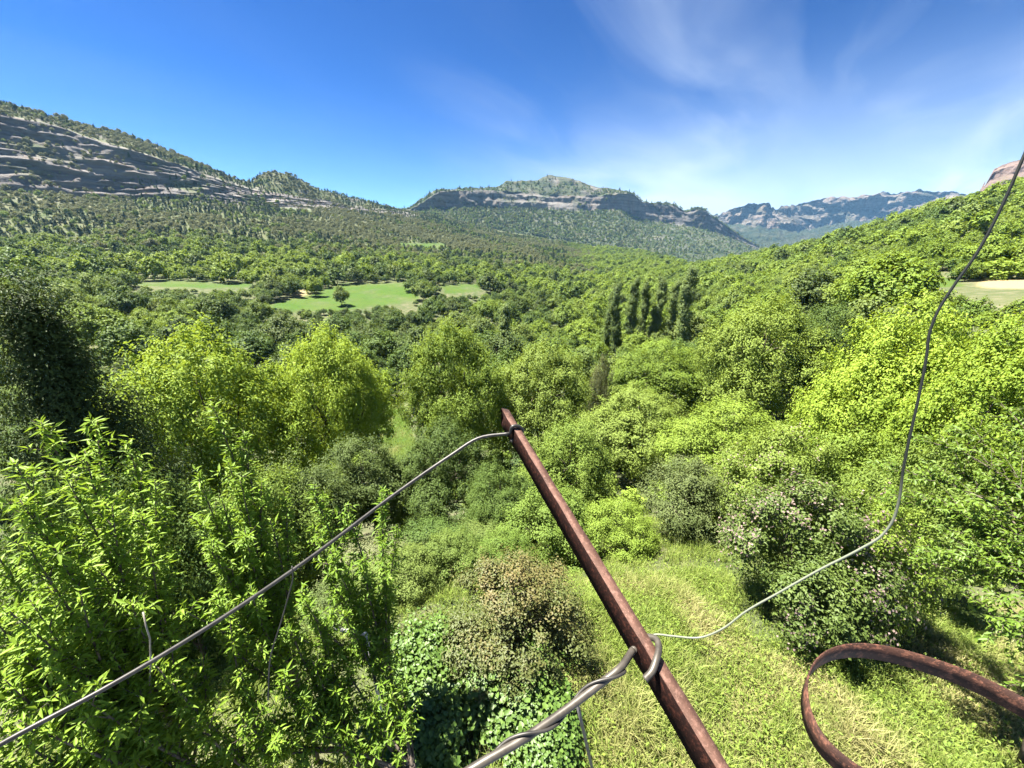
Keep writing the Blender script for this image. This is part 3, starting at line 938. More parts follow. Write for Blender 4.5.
keys = [('%s%d' % (form[i], lod[i]), colr[i]) for i in range(len(x))]
for i in range(len(keys)):                      # keep only combinations that exist
    if keys[i] not in PROTO:
        k = (keys[i][0], 'mid' if form[i] != 'pine' else 'pine')
        keys[i] = k
need = {}
for i in range(len(x)):
    if not chosen[i]:
        need.setdefault(keys[i], []).append(i)
for k, idx in need.items():                     # each stuff source is itself a real single plant
    for v in range(len(PROTO[k])):
        if not any(chosen[i] and keys[i] == k for i in range(len(x))) or v:
            best = [i for i in idx if not chosen[i]]
            if best:
                chosen[max(best, key=lambda i: vis[i])] = True

def zone(px, py, d, az):
    if az > 12:
        if d > 190: return 'high on the right hillside', 'right hillside wood'
        if d > 100: return 'on the right hillside above the dry field' if az > 40 else 'low on the right hillside behind the poplars', 'right hillside wood'
        if az > 32: return 'between the big bright trees and the right hillside', 'trees at the foot of the right hill'
        return 'around the foot of the poplars', 'trees around the poplars'
    if d < 60: return 'just beyond the walnut trees', 'trees behind the walnuts'
    if az > -4: 
        return ('in the valley bottom left of the poplars' if d < 190 else 'on the slope under the central mountain'), 'valley bottom trees'
    if d < 152: return ('in the dark wood below the bright meadow' if az > -35 else 'in the wood behind the dark evergreen'), 'wood below the meadow'
    if d < 215: return 'beside the bright meadow', 'trees beside the meadow'
    if d < 330: return 'in the wood above the bright meadow', 'wood above the meadow'
    return 'on the scrubby slope under the left cliff', 'trees under the left cliff'

TONE = {'walnut': 'yellow green', 'bright': 'light green', 'mid': 'mid green', 'dark': 'dark green', 'olive': 'olive brown', 'pine': 'dark', 'grey': 'grey green'}
SRC = {}
vc = {}
for i in np.where(chosen)[0]:
    k = keys[i]
    v = vc.get(k, 0)
    vc[k] = v + 1
    zn, grp = zone(upx[i], upy[i], d[i], az[i])
    big = ('tall ' if height[i] > 7.2 else 'small ' if height[i] < 4.2 else '') if form[i] == 'tree' else ''
    if form[i] == 'bush':
        if small[i]:
            zn, grp = ('among the shrubs below the balcony' if d[i] < 22 else 'between the walnut trees'), 'small bushes near the garden'
        lab, cat, nm = 'low %s bush %s' % (TONE[k[1]], zn), 'bush', 'round_bush'
        grp = 'bushes: ' + grp
    elif form[i] == 'pine':
        lab, cat, nm = 'dark pointed pine %s' % zn, 'pine tree', 'pine_tree'
        grp = 'pines: ' + grp
    else:
        lab, cat, nm = '%s%s broadleaf tree %s' % (big, TONE[k[1]], zn), 'tree', 'broadleaf_tree'
    root, c = plant(nm, k[0], k[1], (x[i], y[i], z[i]), r[i], height[i], lab, cat, grp, v)
    SRC.setdefault((k, v % len(PROTO[k])), c)

# everything smaller: one object of instanced crowns
def gn_scatter(name, pts, kid, scl, rot, sources, label):
    me = mk_mesh(name, pts, [], {'kid': kid.astype(int), 'scl': scl, 'rot': rot})
    o = obj(name, me)
    tag(o, label, 'woodland', None, 'stuff')
    ng = bpy.data.node_groups.new(name, 'GeometryNodeTree')
    ng.interface.new_socket(name='Geometry', in_out='INPUT', socket_type='NodeSocketGeometry')
    ng.interface.new_socket(name='Geometry', in_out='OUTPUT', socket_type='NodeSocketGeometry')
    gi, go = ng.nodes.new('NodeGroupInput'), ng.nodes.new('NodeGroupOutput')
    def na(nm, dt):
        n = ng.nodes.new('GeometryNodeInputNamedAttribute')
        n.data_type = dt
        n.inputs['Name'].default_value = nm
        return n.outputs['Attribute']
    ak, asc, ar = na('kid', 'INT'), na('scl', 'FLOAT_VECTOR'), na('rot', 'FLOAT_VECTOR')
    jn = ng.nodes.new('GeometryNodeJoinGeometry')
    for j, s in enumerate(sources):
        cmp = ng.nodes.new('FunctionNodeCompare')
        cmp.data_type = 'INT'
        cmp.operation = 'EQUAL'
        ins = [q for q in cmp.inputs if q.type == 'INT']
        ng.links.new(ak, ins[0])
        ins[1].default_value = j
        oi = ng.nodes.new('GeometryNodeObjectInfo')
        oi.transform_space = 'ORIGINAL'
        oi.inputs['Object'].default_value = s
        oi.inputs['As Instance'].default_value = True
        ip = ng.nodes.new('GeometryNodeInstanceOnPoints')
        ng.links.new(gi.outputs[0], ip.inputs['Points'])
        ng.links.new(cmp.outputs[0], ip.inputs['Selection'])
        ng.links.new(oi.outputs['Geometry'], ip.inputs['Instance'])
        ng.links.new(ar, ip.inputs['Rotation'])
        ng.links.new(asc, ip.inputs['Scale'])
        ng.links.new(ip.outputs[0], jn.inputs[0])
    ng.links.new(jn.outputs[0], go.inputs[0])
    md = o.modifiers.new('scatter', 'NODES')
    md.node_group = ng
    return o

srckeys = list(SRC)
pos_of = {}
for j, (k, v) in enumerate(srckeys):
    pos_of.setdefault(k, []).append((j, v))
rest = np.where(~chosen)[0]
rest = np.array([i for i in rest if keys[i] in pos_of])
kid = np.zeros(len(rest), int); sclv = np.zeros((len(rest), 3))
for n_, i in enumerate(rest):
    j, v = pos_of[keys[i]][int(rng.integers(len(pos_of[keys[i]])))]
    me_, tm_, r0, h0 = PROTO[keys[i]][v]
    kid[n_] = j
    sclv[n_] = (r[i] / r0, r[i] / r0, height[i] / h0)
rotv = np.c_[rng.uniform(-.06, .06, (len(rest), 2)), rng.uniform(0, 6.28, len(rest))]
gn_scatter('forest', np.c_[x, y, z][rest], kid, sclv, rotv, [SRC[s] for s in srckeys], 'distant woods covering the valley sides beyond the nearer trees')

# scrub on the central mountain
D_, Z_, S_, R_, az_ = cenD
rng = np.random.default_rng(21)
n = 26000
ri = rng.integers(0, D_.shape[0] - 6, n); ci = rng.integers(0, D_.shape[1] - 1, n)
fr, fc = rng.random(n), rng.random(n)
dd = D_[ri, ci] * (1 - fr) + D_[ri + 1, ci] * fr
zz = Z_[ri, ci] * (1 - fr) + Z_[ri + 1, ci] * fr
aa_ = np.radians(az_[ci] * (1 - fc) + az_[ci + 1] * fc)
dens = np.clip(1.1 - R_[ri, ci], 0.1, 1) * np.where(S_[ri] == 2, .1, np.where(S_[ri] > 2, .32, 1))
ok = rng.random(n) < dens
pp = np.c_[dd * np.sin(aa_), dd * np.cos(aa_), zz - .3][ok]
kk = [s for s in srckeys if s[0][0] in ('bush2', 'pine2', 'tree2') and s[0][1] in ('dark', 'olive', 'pine', 'mid')]
if kk:
    pick = rng.integers(0, len(kk), len(pp))
    rr = rng.uniform(1.1, 3.2, len(pp))
    sc3 = np.array([(rr[i] / PROTO[kk[pick[i]][0]][kk[pick[i]][1]][2],) * 3 for i in range(len(pp))])
    gn_scatter('mountain_scrub', pp, pick, sc3, np.c_[np.zeros((len(pp), 2)), rng.uniform(0, 6.28, len(pp))], [SRC[s] for s in kk], 'dark scrub and small trees dotting the central mountain')

# ------------------------------------------------------------------ garden under the balcony
def shoot_tree(name, part_mat, base, fork, tips, label, cat, leafL, leafW, droop, seed, step=.075, slen=(.22, .62), lstep=.02, arch=0.0, group=None, limb_r=.022, wild=.7):
    rng = np.random.default_rng(seed)
    base, fork = np.array(base, float), np.array(fork, float)
    A = Acc()
    V, F = tube(bez(base - [0, 0, .3], (base + fork) / 2 + rng.normal(size=3) * .1, fork, 7), np.linspace(limb_r * 2, limb_r * 1.25, 7), 8)
    A.add(V - base, F)
    LC, LN, LT, LL, tones = [], [], [], [], []
    def leaf_run(pts, dens, tuft=True):
        seg = np.linalg.norm(np.diff(pts, axis=0), axis=1)
        cum = np.r_[0, np.cumsum(seg)]
        n = max(4, int(cum[-1] / dens))
        s = np.sort(rng.uniform(.1, 1, n)) * cum[-1]
        P = np.stack([np.interp(s, cum, pts[:, k]) for k in range(3)], 1)
        tg = unit(np.stack([np.interp(s, cum, np.gradient(pts[:, k])) for k in range(3)], 1))
        ang = np.arange(n) * 2.4 + rng.uniform(0, 6)
        a = unit(np.cross(tg, np.array([.3, .2, .95]) + rng.normal(size=3) * .05))
        b = np.cross(tg, a)
        rd = np.cos(ang)[:, None] * a + np.sin(ang)[:, None] * b
        fwd = np.interp(s / cum[-1], [0, .8, 1], [.35, .6, 1.5])[:, None]
        T = unit(rd + tg * fwd + np.array([0, 0, -droop]) + rng.normal(size=(n, 3)) * .2)
        L = leafL * rng.uniform(.45, 1.25, n) * np.interp(s / cum[-1], [0, .85, 1], [.9, 1, .65])
        LC.append(P + T * L[:, None] * .52)
        LT.append(T)
        LN.append(unit(np.cross(np.cross(T, np.array([0, 0, 1.0])), T) + rng.normal(size=(n, 3)) * .35 + tg * .3))
        LL.append(L)
        tones.append(np.clip(rng.uniform(.0, .75, n) + .3 * (s / cum[-1]) ** 2, 0, 1))
    for tip in tips:
        tip = np.array(tip, float)
        mid = (fork + tip) / 2 + rng.normal(size=3) * .12 + np.array([0, 0, arch * np.linalg.norm(tip - fork) - .1])
        if not arch:
            mid[:2] = fork[:2] * .3 + tip[:2] * .7 + rng.normal(size=2) * .1
        c = bez(fork + (base - fork) * rng.uniform(0, .35), mid, tip, 12)
        V, F = tube(c, np.linspace(limb_r, limb_r * .16, 12), 6)
        A.add(V - base, F)
        Ltot = np.linalg.norm(np.diff(c, axis=0), axis=1).sum()
        leaf_run(c[6:], lstep * .8)
        k = int(Ltot * .8 / step)
        for q_ in range(k):
            t = rng.uniform(.22, .97)
            i = t * 11
            p = c[int(i)] + (c[min(11, int(i) + 1)] - c[int(i)]) * (i % 1)
            tg = unit(c[min(11, int(i) + 1)] - c[max(0, int(i) - 1)])
            dr = unit(tg * .65 + rng.normal(size=3) * np.array([.7, .7, .35]) + np.array([0, 0, .45 - droop * .6]))
            l = rng.uniform(*slen) * (1.15 - .6 * t)
            e = p + dr * l
            cc_ = bez(p, p + dr * l * .55 + np.array([0, 0, .03]), e + np.array([0, 0, l * (.16 - droop * .55)]), 6)
            V, F = tube(cc_, np.linspace(limb_r * .22, limb_r * .07, 6), 4, False)
            A.add(V - base, F)
            leaf_run(cc_, lstep)
    C, N, T, L, tn = (np.concatenate(a) for a in (LC, LN, LT, LL, tones))
    V, F, tone = leaves(C - base, N, T, L, L * leafW, tn, .22, .14)
    root = tag(obj(name, None, None, tuple(base)), label, cat, group)
    obj('crown', mk_mesh('crown', V, F, {'tone': tone}, False, LM[part_mat]), root)
    obj('trunk', A.mesh('trunk', BARK, True), root)
    return len(C)

def tips_of(l):
    return [dep(*t) for t in l]

PG = 'young peach trees below the balcony'
def gz1(x_, y_):
    return float(ground_z(x_, y_)[0])
for nm, bxy, fk, tips, lab, sd_ in (
    ('peach', (-3.9, 2.5), (-3.8, 2.6, -4.6), [(40, 420, 3.5), (14, 462, 3.1), (97, 418, 3.7), (128, 442, 3.8), (155, 480, 3.7), (66, 478, 3.2), (112, 505, 3.3), (28, 545, 2.8), (150, 545, 3.4), (80, 590, 2.9), (8, 610, 2.6), (-25, 520, 2.8), (50, 520, 3.3), (130, 600, 3.2), (85, 450, 3.4), (20, 500, 2.9), (60, 560, 3.0), (100, 570, 3.2), (30, 600, 2.7), (140, 510, 3.5)],
     'leafy young peach tree with bright shoots at the left edge', 31),
    ('peach', (-3.4, 1.9), (-3.3, 2.0, -5.0), [(30, 640, 2.9), (110, 650, 3.2), (60, 600, 3.1), (5, 680, 2.7), (140, 690, 3.2), (70, 740, 2.9), (170, 640, 3.5), (-20, 600, 2.8), (-30, 660, 2.7), (-10, 720, 2.6), (40, 700, 2.8), (-35, 760, 2.5), (95, 600, 3.2), (15, 640, 2.8), (60, 660, 3.0), (150, 740, 3.2), (200, 660, 3.6), (120, 720, 3.2), (20, 765, 2.7)],
     'bushy peach tree under the left edge one, mostly below the upper wire', 37),
    ('peach', (-2.9, 3.2), (-2.9, 3.3, -4.9), [(211, 402, 4.2), (243, 430, 4.3), (196, 470, 3.9), (228, 462, 4.1), (262, 478, 4.3), (206, 545, 3.7), (245, 530, 3.9), (286, 500, 4.5), (180, 610, 3.4), (222, 500, 4.0), (250, 585, 3.8), (196, 520, 3.8), (230, 560, 3.9), (270, 520, 4.2), (210, 600, 3.6), (240, 480, 4.1)],
     'tallest central peach tree with one shoot reaching the walnut crowns', 32),
    ('peach', (-1.7, 3.6), (-1.8, 3.6, -5.3), [(312, 488, 4.5), (346, 505, 4.7), (382, 492, 5.0), (330, 550, 4.3), (300, 590, 4.0), (362, 560, 4.6), (385, 575, 4.9), (335, 590, 4.4), (320, 530, 4.5), (360, 600, 4.6), (282, 630, 3.9), (398, 530, 5.0), (340, 610, 4.3)],
     'slender peach tree with small tufted shoots just above the upper wire', 33),
    ('peach', (-2.7, 2.3), (-2.6, 2.3, -5.2), [(150, 660, 3.1), (62, 680, 2.7), (240, 670, 3.6), (200, 720, 3.3), (95, 725, 2.9), (18, 720, 2.5), (280, 735, 3.6), (160, 760, 3.2), (60, 765, 2.8), (230, 620, 3.6)],
     'low peach tree filling the bottom left corner under the upper wire', 34),
    ('peach', (-1.1, 2.5), (-1.15, 2.5, -5.6), [(320, 690, 4.2), (370, 705, 4.3), (410, 725, 4.5), (345, 745, 4.2), (300, 770, 3.9), (400, 765, 4.4), (330, 640, 4.5), (375, 660, 4.6), (300, 660, 4.2), (400, 690, 4.6), (270, 720, 3.8), (350, 620, 4.7), (385, 630, 4.9)],
     'small peach sapling left of the ivy clumps at the bottom', 35),
    ('peach', (-2.0, 2.7), (-2.0, 2.7, -5.4), [(290, 630, 4.0), (312, 660, 4.1), (335, 690, 4.2), (280, 680, 3.8), (300, 705, 3.9), (258, 645, 3.8), (322, 735, 4.0), (270, 755, 3.6), (240, 715, 3.5), (350, 665, 4.4), (220, 640, 3.7), (305, 600, 4.2)],
     'dense peach bush in front of the bare peach stem, crossed by the loose strand', 38),
):
    shoot_tree('peach_tree', 'peach', (bxy[0], bxy[1], gz1(*bxy)), fk, tips_of(tips), lab, 'tree', .102, .25, .12, sd_, step=.06, slen=(.10, .36), lstep=.0155, group=PG)
shoot_tree('elm_tree', 'elm', (7.6, 3.2, gz1(7.6, 3.2)), (6.9, 3.4, -3.5),
    tips_of([(896, 495, 6.2), (880, 470, 6.8), (938, 545, 5.7), (905, 560, 5.9), (955, 585, 5.4), (1008, 575, 4.9), (1018, 645, 4.4), (978, 640, 4.8), (1000, 470, 5.8), (945, 468, 6.3), (1000, 405, 6.2), (1022, 520, 5.1), (925, 505, 6.0), (975, 520, 5.5), (960, 430, 6.4), (1035, 600, 4.6), (1040, 690, 4.3), (915, 440, 6.8), (985, 555, 5.2), (1030, 450, 5.6)]),
    'tree with drooping leafy sprays reaching in from the right edge', 'tree', .085, .42, .45, 36, step=.06, slen=(.3, .8), lstep=.016, arch=.22, limb_r=.022)

def low_plant(name, key, mt, cx, tp, wpx, d, label, cat, group=None, hmul=1.0, v=0):
    b, R, Ht = put(cx, tp, wpx, d)
    plant(name, key, mt, b, R, max(.35, Ht) * hmul, label, cat, group, v)
low_plant('photinia_bush', 'shrub', 'photinia', 512, 570, 150, 4.9, 'bush with coppery young leaves above the ivy, left of the rusty bar', 'bush')
IV = 'ivy clumps along the garden edge'
low_plant('ivy_clump', 'ivy', 'ivy', 428, 630, 85, 4.7, 'ivy clump left of the coppery bush', 'ivy', IV, 1, 0)
low_plant('ivy_clump', 'ivy', 'ivy', 505, 668, 120, 4.0, 'large leaved ivy clump at the foot of the coppery bush, above the lower wire', 'ivy', IV, 1, 1)
low_plant('ivy_clump', 'ivy', 'ivy', 420, 700, 120, 3.7, 'ivy clump left of the lower wire at the bottom', 'ivy', IV, 1, 0)
low_plant('ivy_clump', 'ivy', 'ivy', 548, 715, 90, 3.5, 'ivy clump below the lower wire beside the grey stake', 'ivy', IV, 1, 1)

# grass and weeds of the lawn: nobody could count them
def grass():
    rng = np.random.default_rng(50)
    n = 560000
    X = rng.uniform(-13, 10.5, n)
    Y = rng.uniform(.4, 12.5, n)
    lawn = inside(np.c_[X, Y], LAWN)
    zz_ = np.full(n, -7.2)
    u_, v_, w_ = project(np.c_[X, Y, zz_])
    inf = (u_ > -60) & (u_ < 1084) & (v_ < 830) & (v_ > 420) & (w_ > 0)
    keep = inf & (lawn | (rng.random(n) < .35))
    X, Y, lawn = X[keep], Y[keep], lawn[keep]
    Zg = ground_z(X, Y)
    n = len(X)
    P = np.c_[X, Y, Zg]
    dryc = at(640, 705, math.hypot(*poly_world([(640, 705)])[0]))[:2]
    dry = np.clip(fbm(P[:, :2] * .75 + 3, 4) * 2.2 + .12 + .55 * np.exp(-((X - dryc[0]) ** 2 + (Y - dryc[1]) ** 2) / .9), 0, 1)
    dry *= np.where(lawn, 1, .25)
    dry = np.clip(dry + rng.normal(size=n) * .2, 0, 1)
    hh = (.10 + .20 * np.clip(fbm(P[:, :2] * 1.1 + 8, 3) + .35, 0, 1)) * rng.uniform(.5, 1.35, n)
    tuft = fbm(P[:, :2] * 3.2, 2)
    hh *= np.where(tuft > .25, 1.5, 1)
    wd = rng.uniform(.007, .015, n)
    lo_, hi_ = CLEARING.min(0), CLEARING.max(0)           # the small clearing between the walnut trees has long grass too
    kc = 30000
    Pc = lo_ + (hi_ - lo_) * rng.random((kc, 2))
    Pc = Pc[inside(Pc, CLEARING)]
    P = np.r_[P, np.c_[Pc, ground_z(Pc[:, 0], Pc[:, 1])]]
    hh = np.r_[hh, rng.uniform(.15, .5, len(Pc))]
    wd = np.r_[wd, rng.uniform(.02, .045, len(Pc))]
    dry = np.r_[dry, np.clip(fbm(Pc * .5, 3) * 1.2 + .15, 0, .8)]
    n = len(P)
    a = rng.uniform(0, 6.283, n)
    ld = np.c_[np.cos(a), np.sin(a), np.zeros(n)]
    sd = np.c_[-np.sin(a), np.cos(a), np.zeros(n)]
    bend = rng.uniform(.15, 1.0, n)[:, None] * hh[:, None]
    up = np.array([0, 0, 1.0])
    M = P + ld * bend * .3 + up * hh[:, None] * .6
    T = P + ld * bend + up * hh[:, None] * (1 - .3 * rng.random(n))[:, None]
    B0 = P - up * .03
    V = np.stack([B0 - sd * wd[:, None] * .5, B0 + sd * wd[:, None] * .5, M + sd * wd[:, None] * .42, M - sd * wd[:, None] * .42, T], 1).reshape(-1, 3)
    i = np.arange(n)[:, None] * 5
    tone = np.repeat(rng.random(n), 5)
    t = NT('grass_blade')
    f = t.attr('tone')
    g = t.mix(f, (0.115, 0.18, 0.025), (0.25, 0.32, 0.06))
    s_ = t.mix(f, (0.25, 0.245, 0.08), (0.43, 0.39, 0.18))
    c = t.mix(t.attr('dry'), g, s_)
    p = t.principled(c, .55, .25)
    tr = t.n('ShaderNodeBsdfTranslucent')
    t.l(c, tr.inputs['Color'])
    ms = t.n('ShaderNodeMixShader')
    ms.inputs[0].default_value = .35
    t.l(p.outputs[0], ms.inputs[1])
    t.l(tr.outputs[0], ms.inputs[2])
    me = mk_mesh('grass', V, [i + np.array([0, 1, 2, 3]), i + np.array([3, 2, 4])], {'tone': tone, 'dry': np.repeat(dry, 5)}, False, t.done(ms))
    tag(obj('grass', me), 'rough sunlit lawn with straw coloured patches below the balcony', 'grass', None, 'stuff')
    # broad leaved weeds between the blades
    k = 22000
    j = rng.integers(0, n, k)
    L = rng.uniform(.03, .085, k)
    N = unit(np.c_[rng.normal(size=(k, 2)) * .55, np.ones(k)])
    V, F, tn = leaves(P[j] + np.c_[rng.normal(size=(k, 2)) * .05, rng.uniform(.02, .22, k)], N, rng.normal(size=(k, 3)), L, L * .5, rng.random(k))
    tag(obj('weeds', mk_mesh('weeds', V, F, {'tone': tn}, False, LM['bright'])), 'low broad leaved weeds growing through the lawn', 'weeds', None, 'stuff')
grass()

# ------------------------------------------------------------------ rusty iron and wires
def rust_mat(name, dark, mid, red, sc, spec=.3):
    t = NT(name)
    co = t.n('ShaderNodeTexCoord').outputs['Object']
    n1, n2, n3 = t.noise(sc, 8, co, .7), t.noise(sc * 5, 6, co, .7), t.noise(sc * 18, 4, co)
    c = t.mix(t.ramp(n1, .35, .65), dark, mid)
    c = t.mix(t.ramp(n2, .5, .68), c, red)
    c = t.mix(t.ramp(n3, .62, .72), c, tuple(v * 1.2 for v in red))
    h = t.math('ADD', n2, t.math('MULTIPLY', n3, .6))
    return t.done(t.principled(c, .75, spec, .1 if spec > .1 else 0, h, .6, .0012))
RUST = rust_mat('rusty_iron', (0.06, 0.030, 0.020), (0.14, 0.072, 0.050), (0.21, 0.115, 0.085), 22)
RUST_SHADED = rust_mat('shaded_rust', (0.006, 0.003, 0.0025), (0.013, 0.0055, 0.004), (0.04, 0.014, 0.009), 30, .06)  # shaded copy of the rust: shade of the bar's left flange painted into the colour
RUST2 = rust_mat('rusty_hoop', (0.022, 0.010, 0.007), (0.055, 0.023, 0.014), (0.19, 0.08, 0.048), 26)

P1 = dep(501, 408, .86)
P0 = dep(716, 768, .405)
ax = unit(P0 - P1)
P0 = P0 + ax * .16
upv = np.array([0, 0, 1.0])
mid_ = dep(612, 600, .56)
m_ = unit(-mid_ - ax * np.dot(-mid_, ax))
s_ = np.cross(ax, m_)
s_ = s_ if s_[0] > 0 else -s_
th_ = math.radians(35)
tn_ = m_ * math.cos(th_) + s_ * math.sin(th_)             # normal of the lighter upper flange
rt_ = s_ * math.cos(th_) - m_ * math.sin(th_)             # across it, away from the ridge
def lprofile(w, th):
    # corner at the left; one flange runs right, the other hangs down from the corner
    return [(0, 0), (w, 0), (w, -th), (th, -th), (th, -w * 2.1), (0, -w * 2.1)]
def angle_iron():
    w, th = .0165, .0035
    A = Acc()
    n = 40
    pr = lprofile(w, th)
    m = len(pr)
    rng = np.random.default_rng(3)
    V = []
    for k in range(n + 1):
        t = k / n
        for (a, b) in pr:
            cut = (.008 * (a / w) + .03 * (-b / w)) * (1 if k == 0 else 0)
            c = P1 + (P0 - P1) * t + ax * cut
            jit = rng.normal(size=3) * .00025
            V.append(c + rt_ * a + tn_ * b + jit)
    V = np.array(V) - P0
    i = np.arange(n)[:, None] * m
    j = np.arange(m)
    q = np.stack([i + j, i + (j + 1) % m, i + m + (j + 1) % m, i + m + j], -1).reshape(-1, 4)
    caps = [np.array([[0, 3, 2, 1], [0, 5, 4, 3]]), np.array([[n * m, n * m + 1, n * m + 2, n * m + 3], [n * m, n * m + 3, n * m + 4, n * m + 5]])]
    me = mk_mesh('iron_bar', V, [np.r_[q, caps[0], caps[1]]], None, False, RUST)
    me.materials.append(RUST_SHADED)
    side = np.tile(np.arange(m) >= 2, n).astype(np.int32)  # underside and hanging flange take the rust with shade painted in
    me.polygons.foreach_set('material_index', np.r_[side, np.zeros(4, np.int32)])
    tag(obj('iron_bar', me, None, tuple(P0)), 'rusty angle iron bar slanting up over the garden, holding the wires', 'iron bar')
angle_iron()

def wire_mat(name, c1, c2, sc=60, rough=.45, metal=.3):
    return simple(name, c1, c2, sc, rough, .5, metal, .0004, .4)
CABLE = wire_mat('grey_cable', (0.022, 0.020, 0.017), (0.06, 0.055, 0.047))
STEEL = wire_mat('old_steel_wire', (0.042, 0.036, 0.028), (0.11, 0.096, 0.075))

def smooth_path(pts, n=90):
    pts = np.asarray(pts, float)
    s = np.r_[0, np.cumsum(np.linalg.norm(np.diff(pts, axis=0), axis=1))]
    t = np.linspace(0, s[-1], n)
    m = np.gradient(pts, s, axis=0)
    i = np.clip(np.searchsorted(s, t) - 1, 0, len(s) - 2)
    h = (s[i + 1] - s[i])[:, None]
    u_ = ((t - s[i]) / h[:, 0])[:, None]
    return ((2 * u_ ** 3 - 3 * u_ ** 2 + 1) * pts[i] + (u_ ** 3 - 2 * u_ ** 2 + u_) * h * m[i]
            + (-2 * u_ ** 3 + 3 * u_ ** 2) * pts[i + 1] + (u_ ** 3 - u_ ** 2) * h * m[i + 1])

def on_bar(t, a, b):
    return P1 + (P0 - P1) * t + rt_ * a + tn_ * b
def zbar(py):
    """depth of the bar where it crosses a pixel row"""
    ts = np.linspace(0, 1, 400)
    Q = P1 + (P0 - P1) * ts[:, None]
    _, v_, w_ = project(Q)
    k = int(np.argmin(abs(v_ - py)))
    return ts[k]

def pathobj(name, pts, r, mat, label, cat, parent=None, n=90, sides=10, tone=None):
    c = smooth_path(pts, n)
    o0 = c[0]
    V, F = tube(c - (o0 if parent is None else np.array(parent.location)), r, sides)
    A = Acc()
    tl = np.repeat(np.linspace(0, 1, n), sides)
    A.add(V, F, np.r_[tl, 0, 1])
    o = obj(name, A.mesh(name, mat, True), parent, tuple(o0) if parent is None else (0, 0, 0))
    if parent is None:
        tag(o, label, cat)
    return o, c

# upper clothes wire: runs to the bar near its tip and is wrapped round it
tw = zbar(429)
wrap = [on_bar(tw, -.005, -.012), on_bar(tw - .004, -.002, .0045), on_bar(tw - .002, .012, .0045), on_bar(tw + .004, .0225, -.004), on_bar(tw + .008, .012, -.02), on_bar(tw + .012, -.004, -.028)]
zs = np.array([-60, 0, 100, 200, 300, 400, 450, 478])
ys = np.array([779, 744.5, 691, 632, 565, 490.5, 456, 438.5])
up_pts = [np.array([-.95, -.25, -.62])] + [dep(a, b, float(np.interp(a, [-60, 480], [.47, .83]))) for a, b in zip(zs, ys)]
upper, c1 = pathobj('clothes_wire', up_pts + wrap[:1], .0037, CABLE, 'long grey wire running from the bar tip down to the left corner', 'wire', n=120)
pathobj('wrapped_end', wrap, .0037, CABLE, None, None, upper, n=40)
# its tie hanging down near the middle
pathobj('wire_tie', [dep(292, 566, .66), dep(293, 577, .66), dep(290, 590, .665), dep(281, 622, .67), dep(271, 655, .68), dep(268, 700, .69)], .0012, CABLE, 'thin loose strand hanging from the upper wire', 'wire', n=30, sides=5)

# lower wire with its hooked end and a thinner strand wound round it
tl_ = zbar(652)
low_pts = [np.array([-.35, -.2, -.62]), dep(425, 800, .39), dep(480, 764, .405), dep(520, 741, .42), dep(560, 714, .44), dep(600, 684, .46), dep(620, 668, .47), on_bar(tl_ - .012, -.010, -.012)]
lower, c2 = pathobj('tie_wire', low_pts, .0045, STEEL, 'thick pale wire hooked round the lower part of the bar', 'wire', n=220)
hook = [on_bar(tl_ - .012, -.008, -.012), on_bar(tl_ - .016, .006, -.03), on_bar(tl_ - .02, .02, -.012), on_bar(tl_ - .008, .0245, .0), on_bar(tl_ + .006, .015, .0055), on_bar(tl_ + .016, .003, .0055), on_bar(tl_ + .026, -.010, .001), on_bar(tl_ + .029, -.020, -.006)]
pathobj('hook', hook, .0044, STEEL, None, None, lower, n=60)
n = 100
up_, vp_, wp_ = project(c2)
vis_ = np.where((up_ > 455) & (up_ < 624) & (wp_ > 0))[0]
k0_, k1_ = int(vis_[0]), int(vis_[-1])
ph = np.linspace(0, 6.283 * 2.1, k1_ - k0_)
tg = unit(np.gradient(c2, axis=0))[k0_:k1_]
aa1 = unit(np.cross(tg, [0.1, 0.2, 1]))
bb1 = np.cross(tg, aa1)
hel = c2[k0_:k1_] + (np.cos(ph)[:, None] * aa1 + np.sin(ph)[:, None] * bb1) * .0062
V, F = tube(hel - np.array(lower.location), .0019, 7)
obj('wound_strand', mk_mesh('wound_strand', V, F, {'tone': np.full(len(V), .5)}, True, CABLE), lower)

# thin wire sagging away to the right and up out of the picture
t = NT('thin_wire')
tt_ = t.attr('tone')
wc = t.mix(t.ramp(tt_, .44, .54), t.mix(t.noise(70, 4), (0.12, 0.14, 0.09), (0.22, 0.23, 0.17)), (0.012, 0.014, 0.010))
THIN = t.done(t.principled(wc, .5, .4))
tp_ = [(640, 640), (655, 634.5), (672, 636), (700, 637.5), (722, 629), (745, 612), (780, 592), (820, 569.5), (860, 549), (880, 537), (892, 522), (899, 500), (903, 470), (909, 440), (918, 400), (927, 352), (929, 335), (936, 315), (955, 284), (975, 256), (1000, 210), (1020, 165), (1045, 105)]
pathobj('thin_wire', [dep(a, b, float(np.interp(a, [640, 700, 900, 1040], [.54, .52, .40, .33]))) for a, b in tp_], .00125, THIN, 'thin wire sagging from the bar and rising out at the upper right', 'wire', n=160, sides=8)

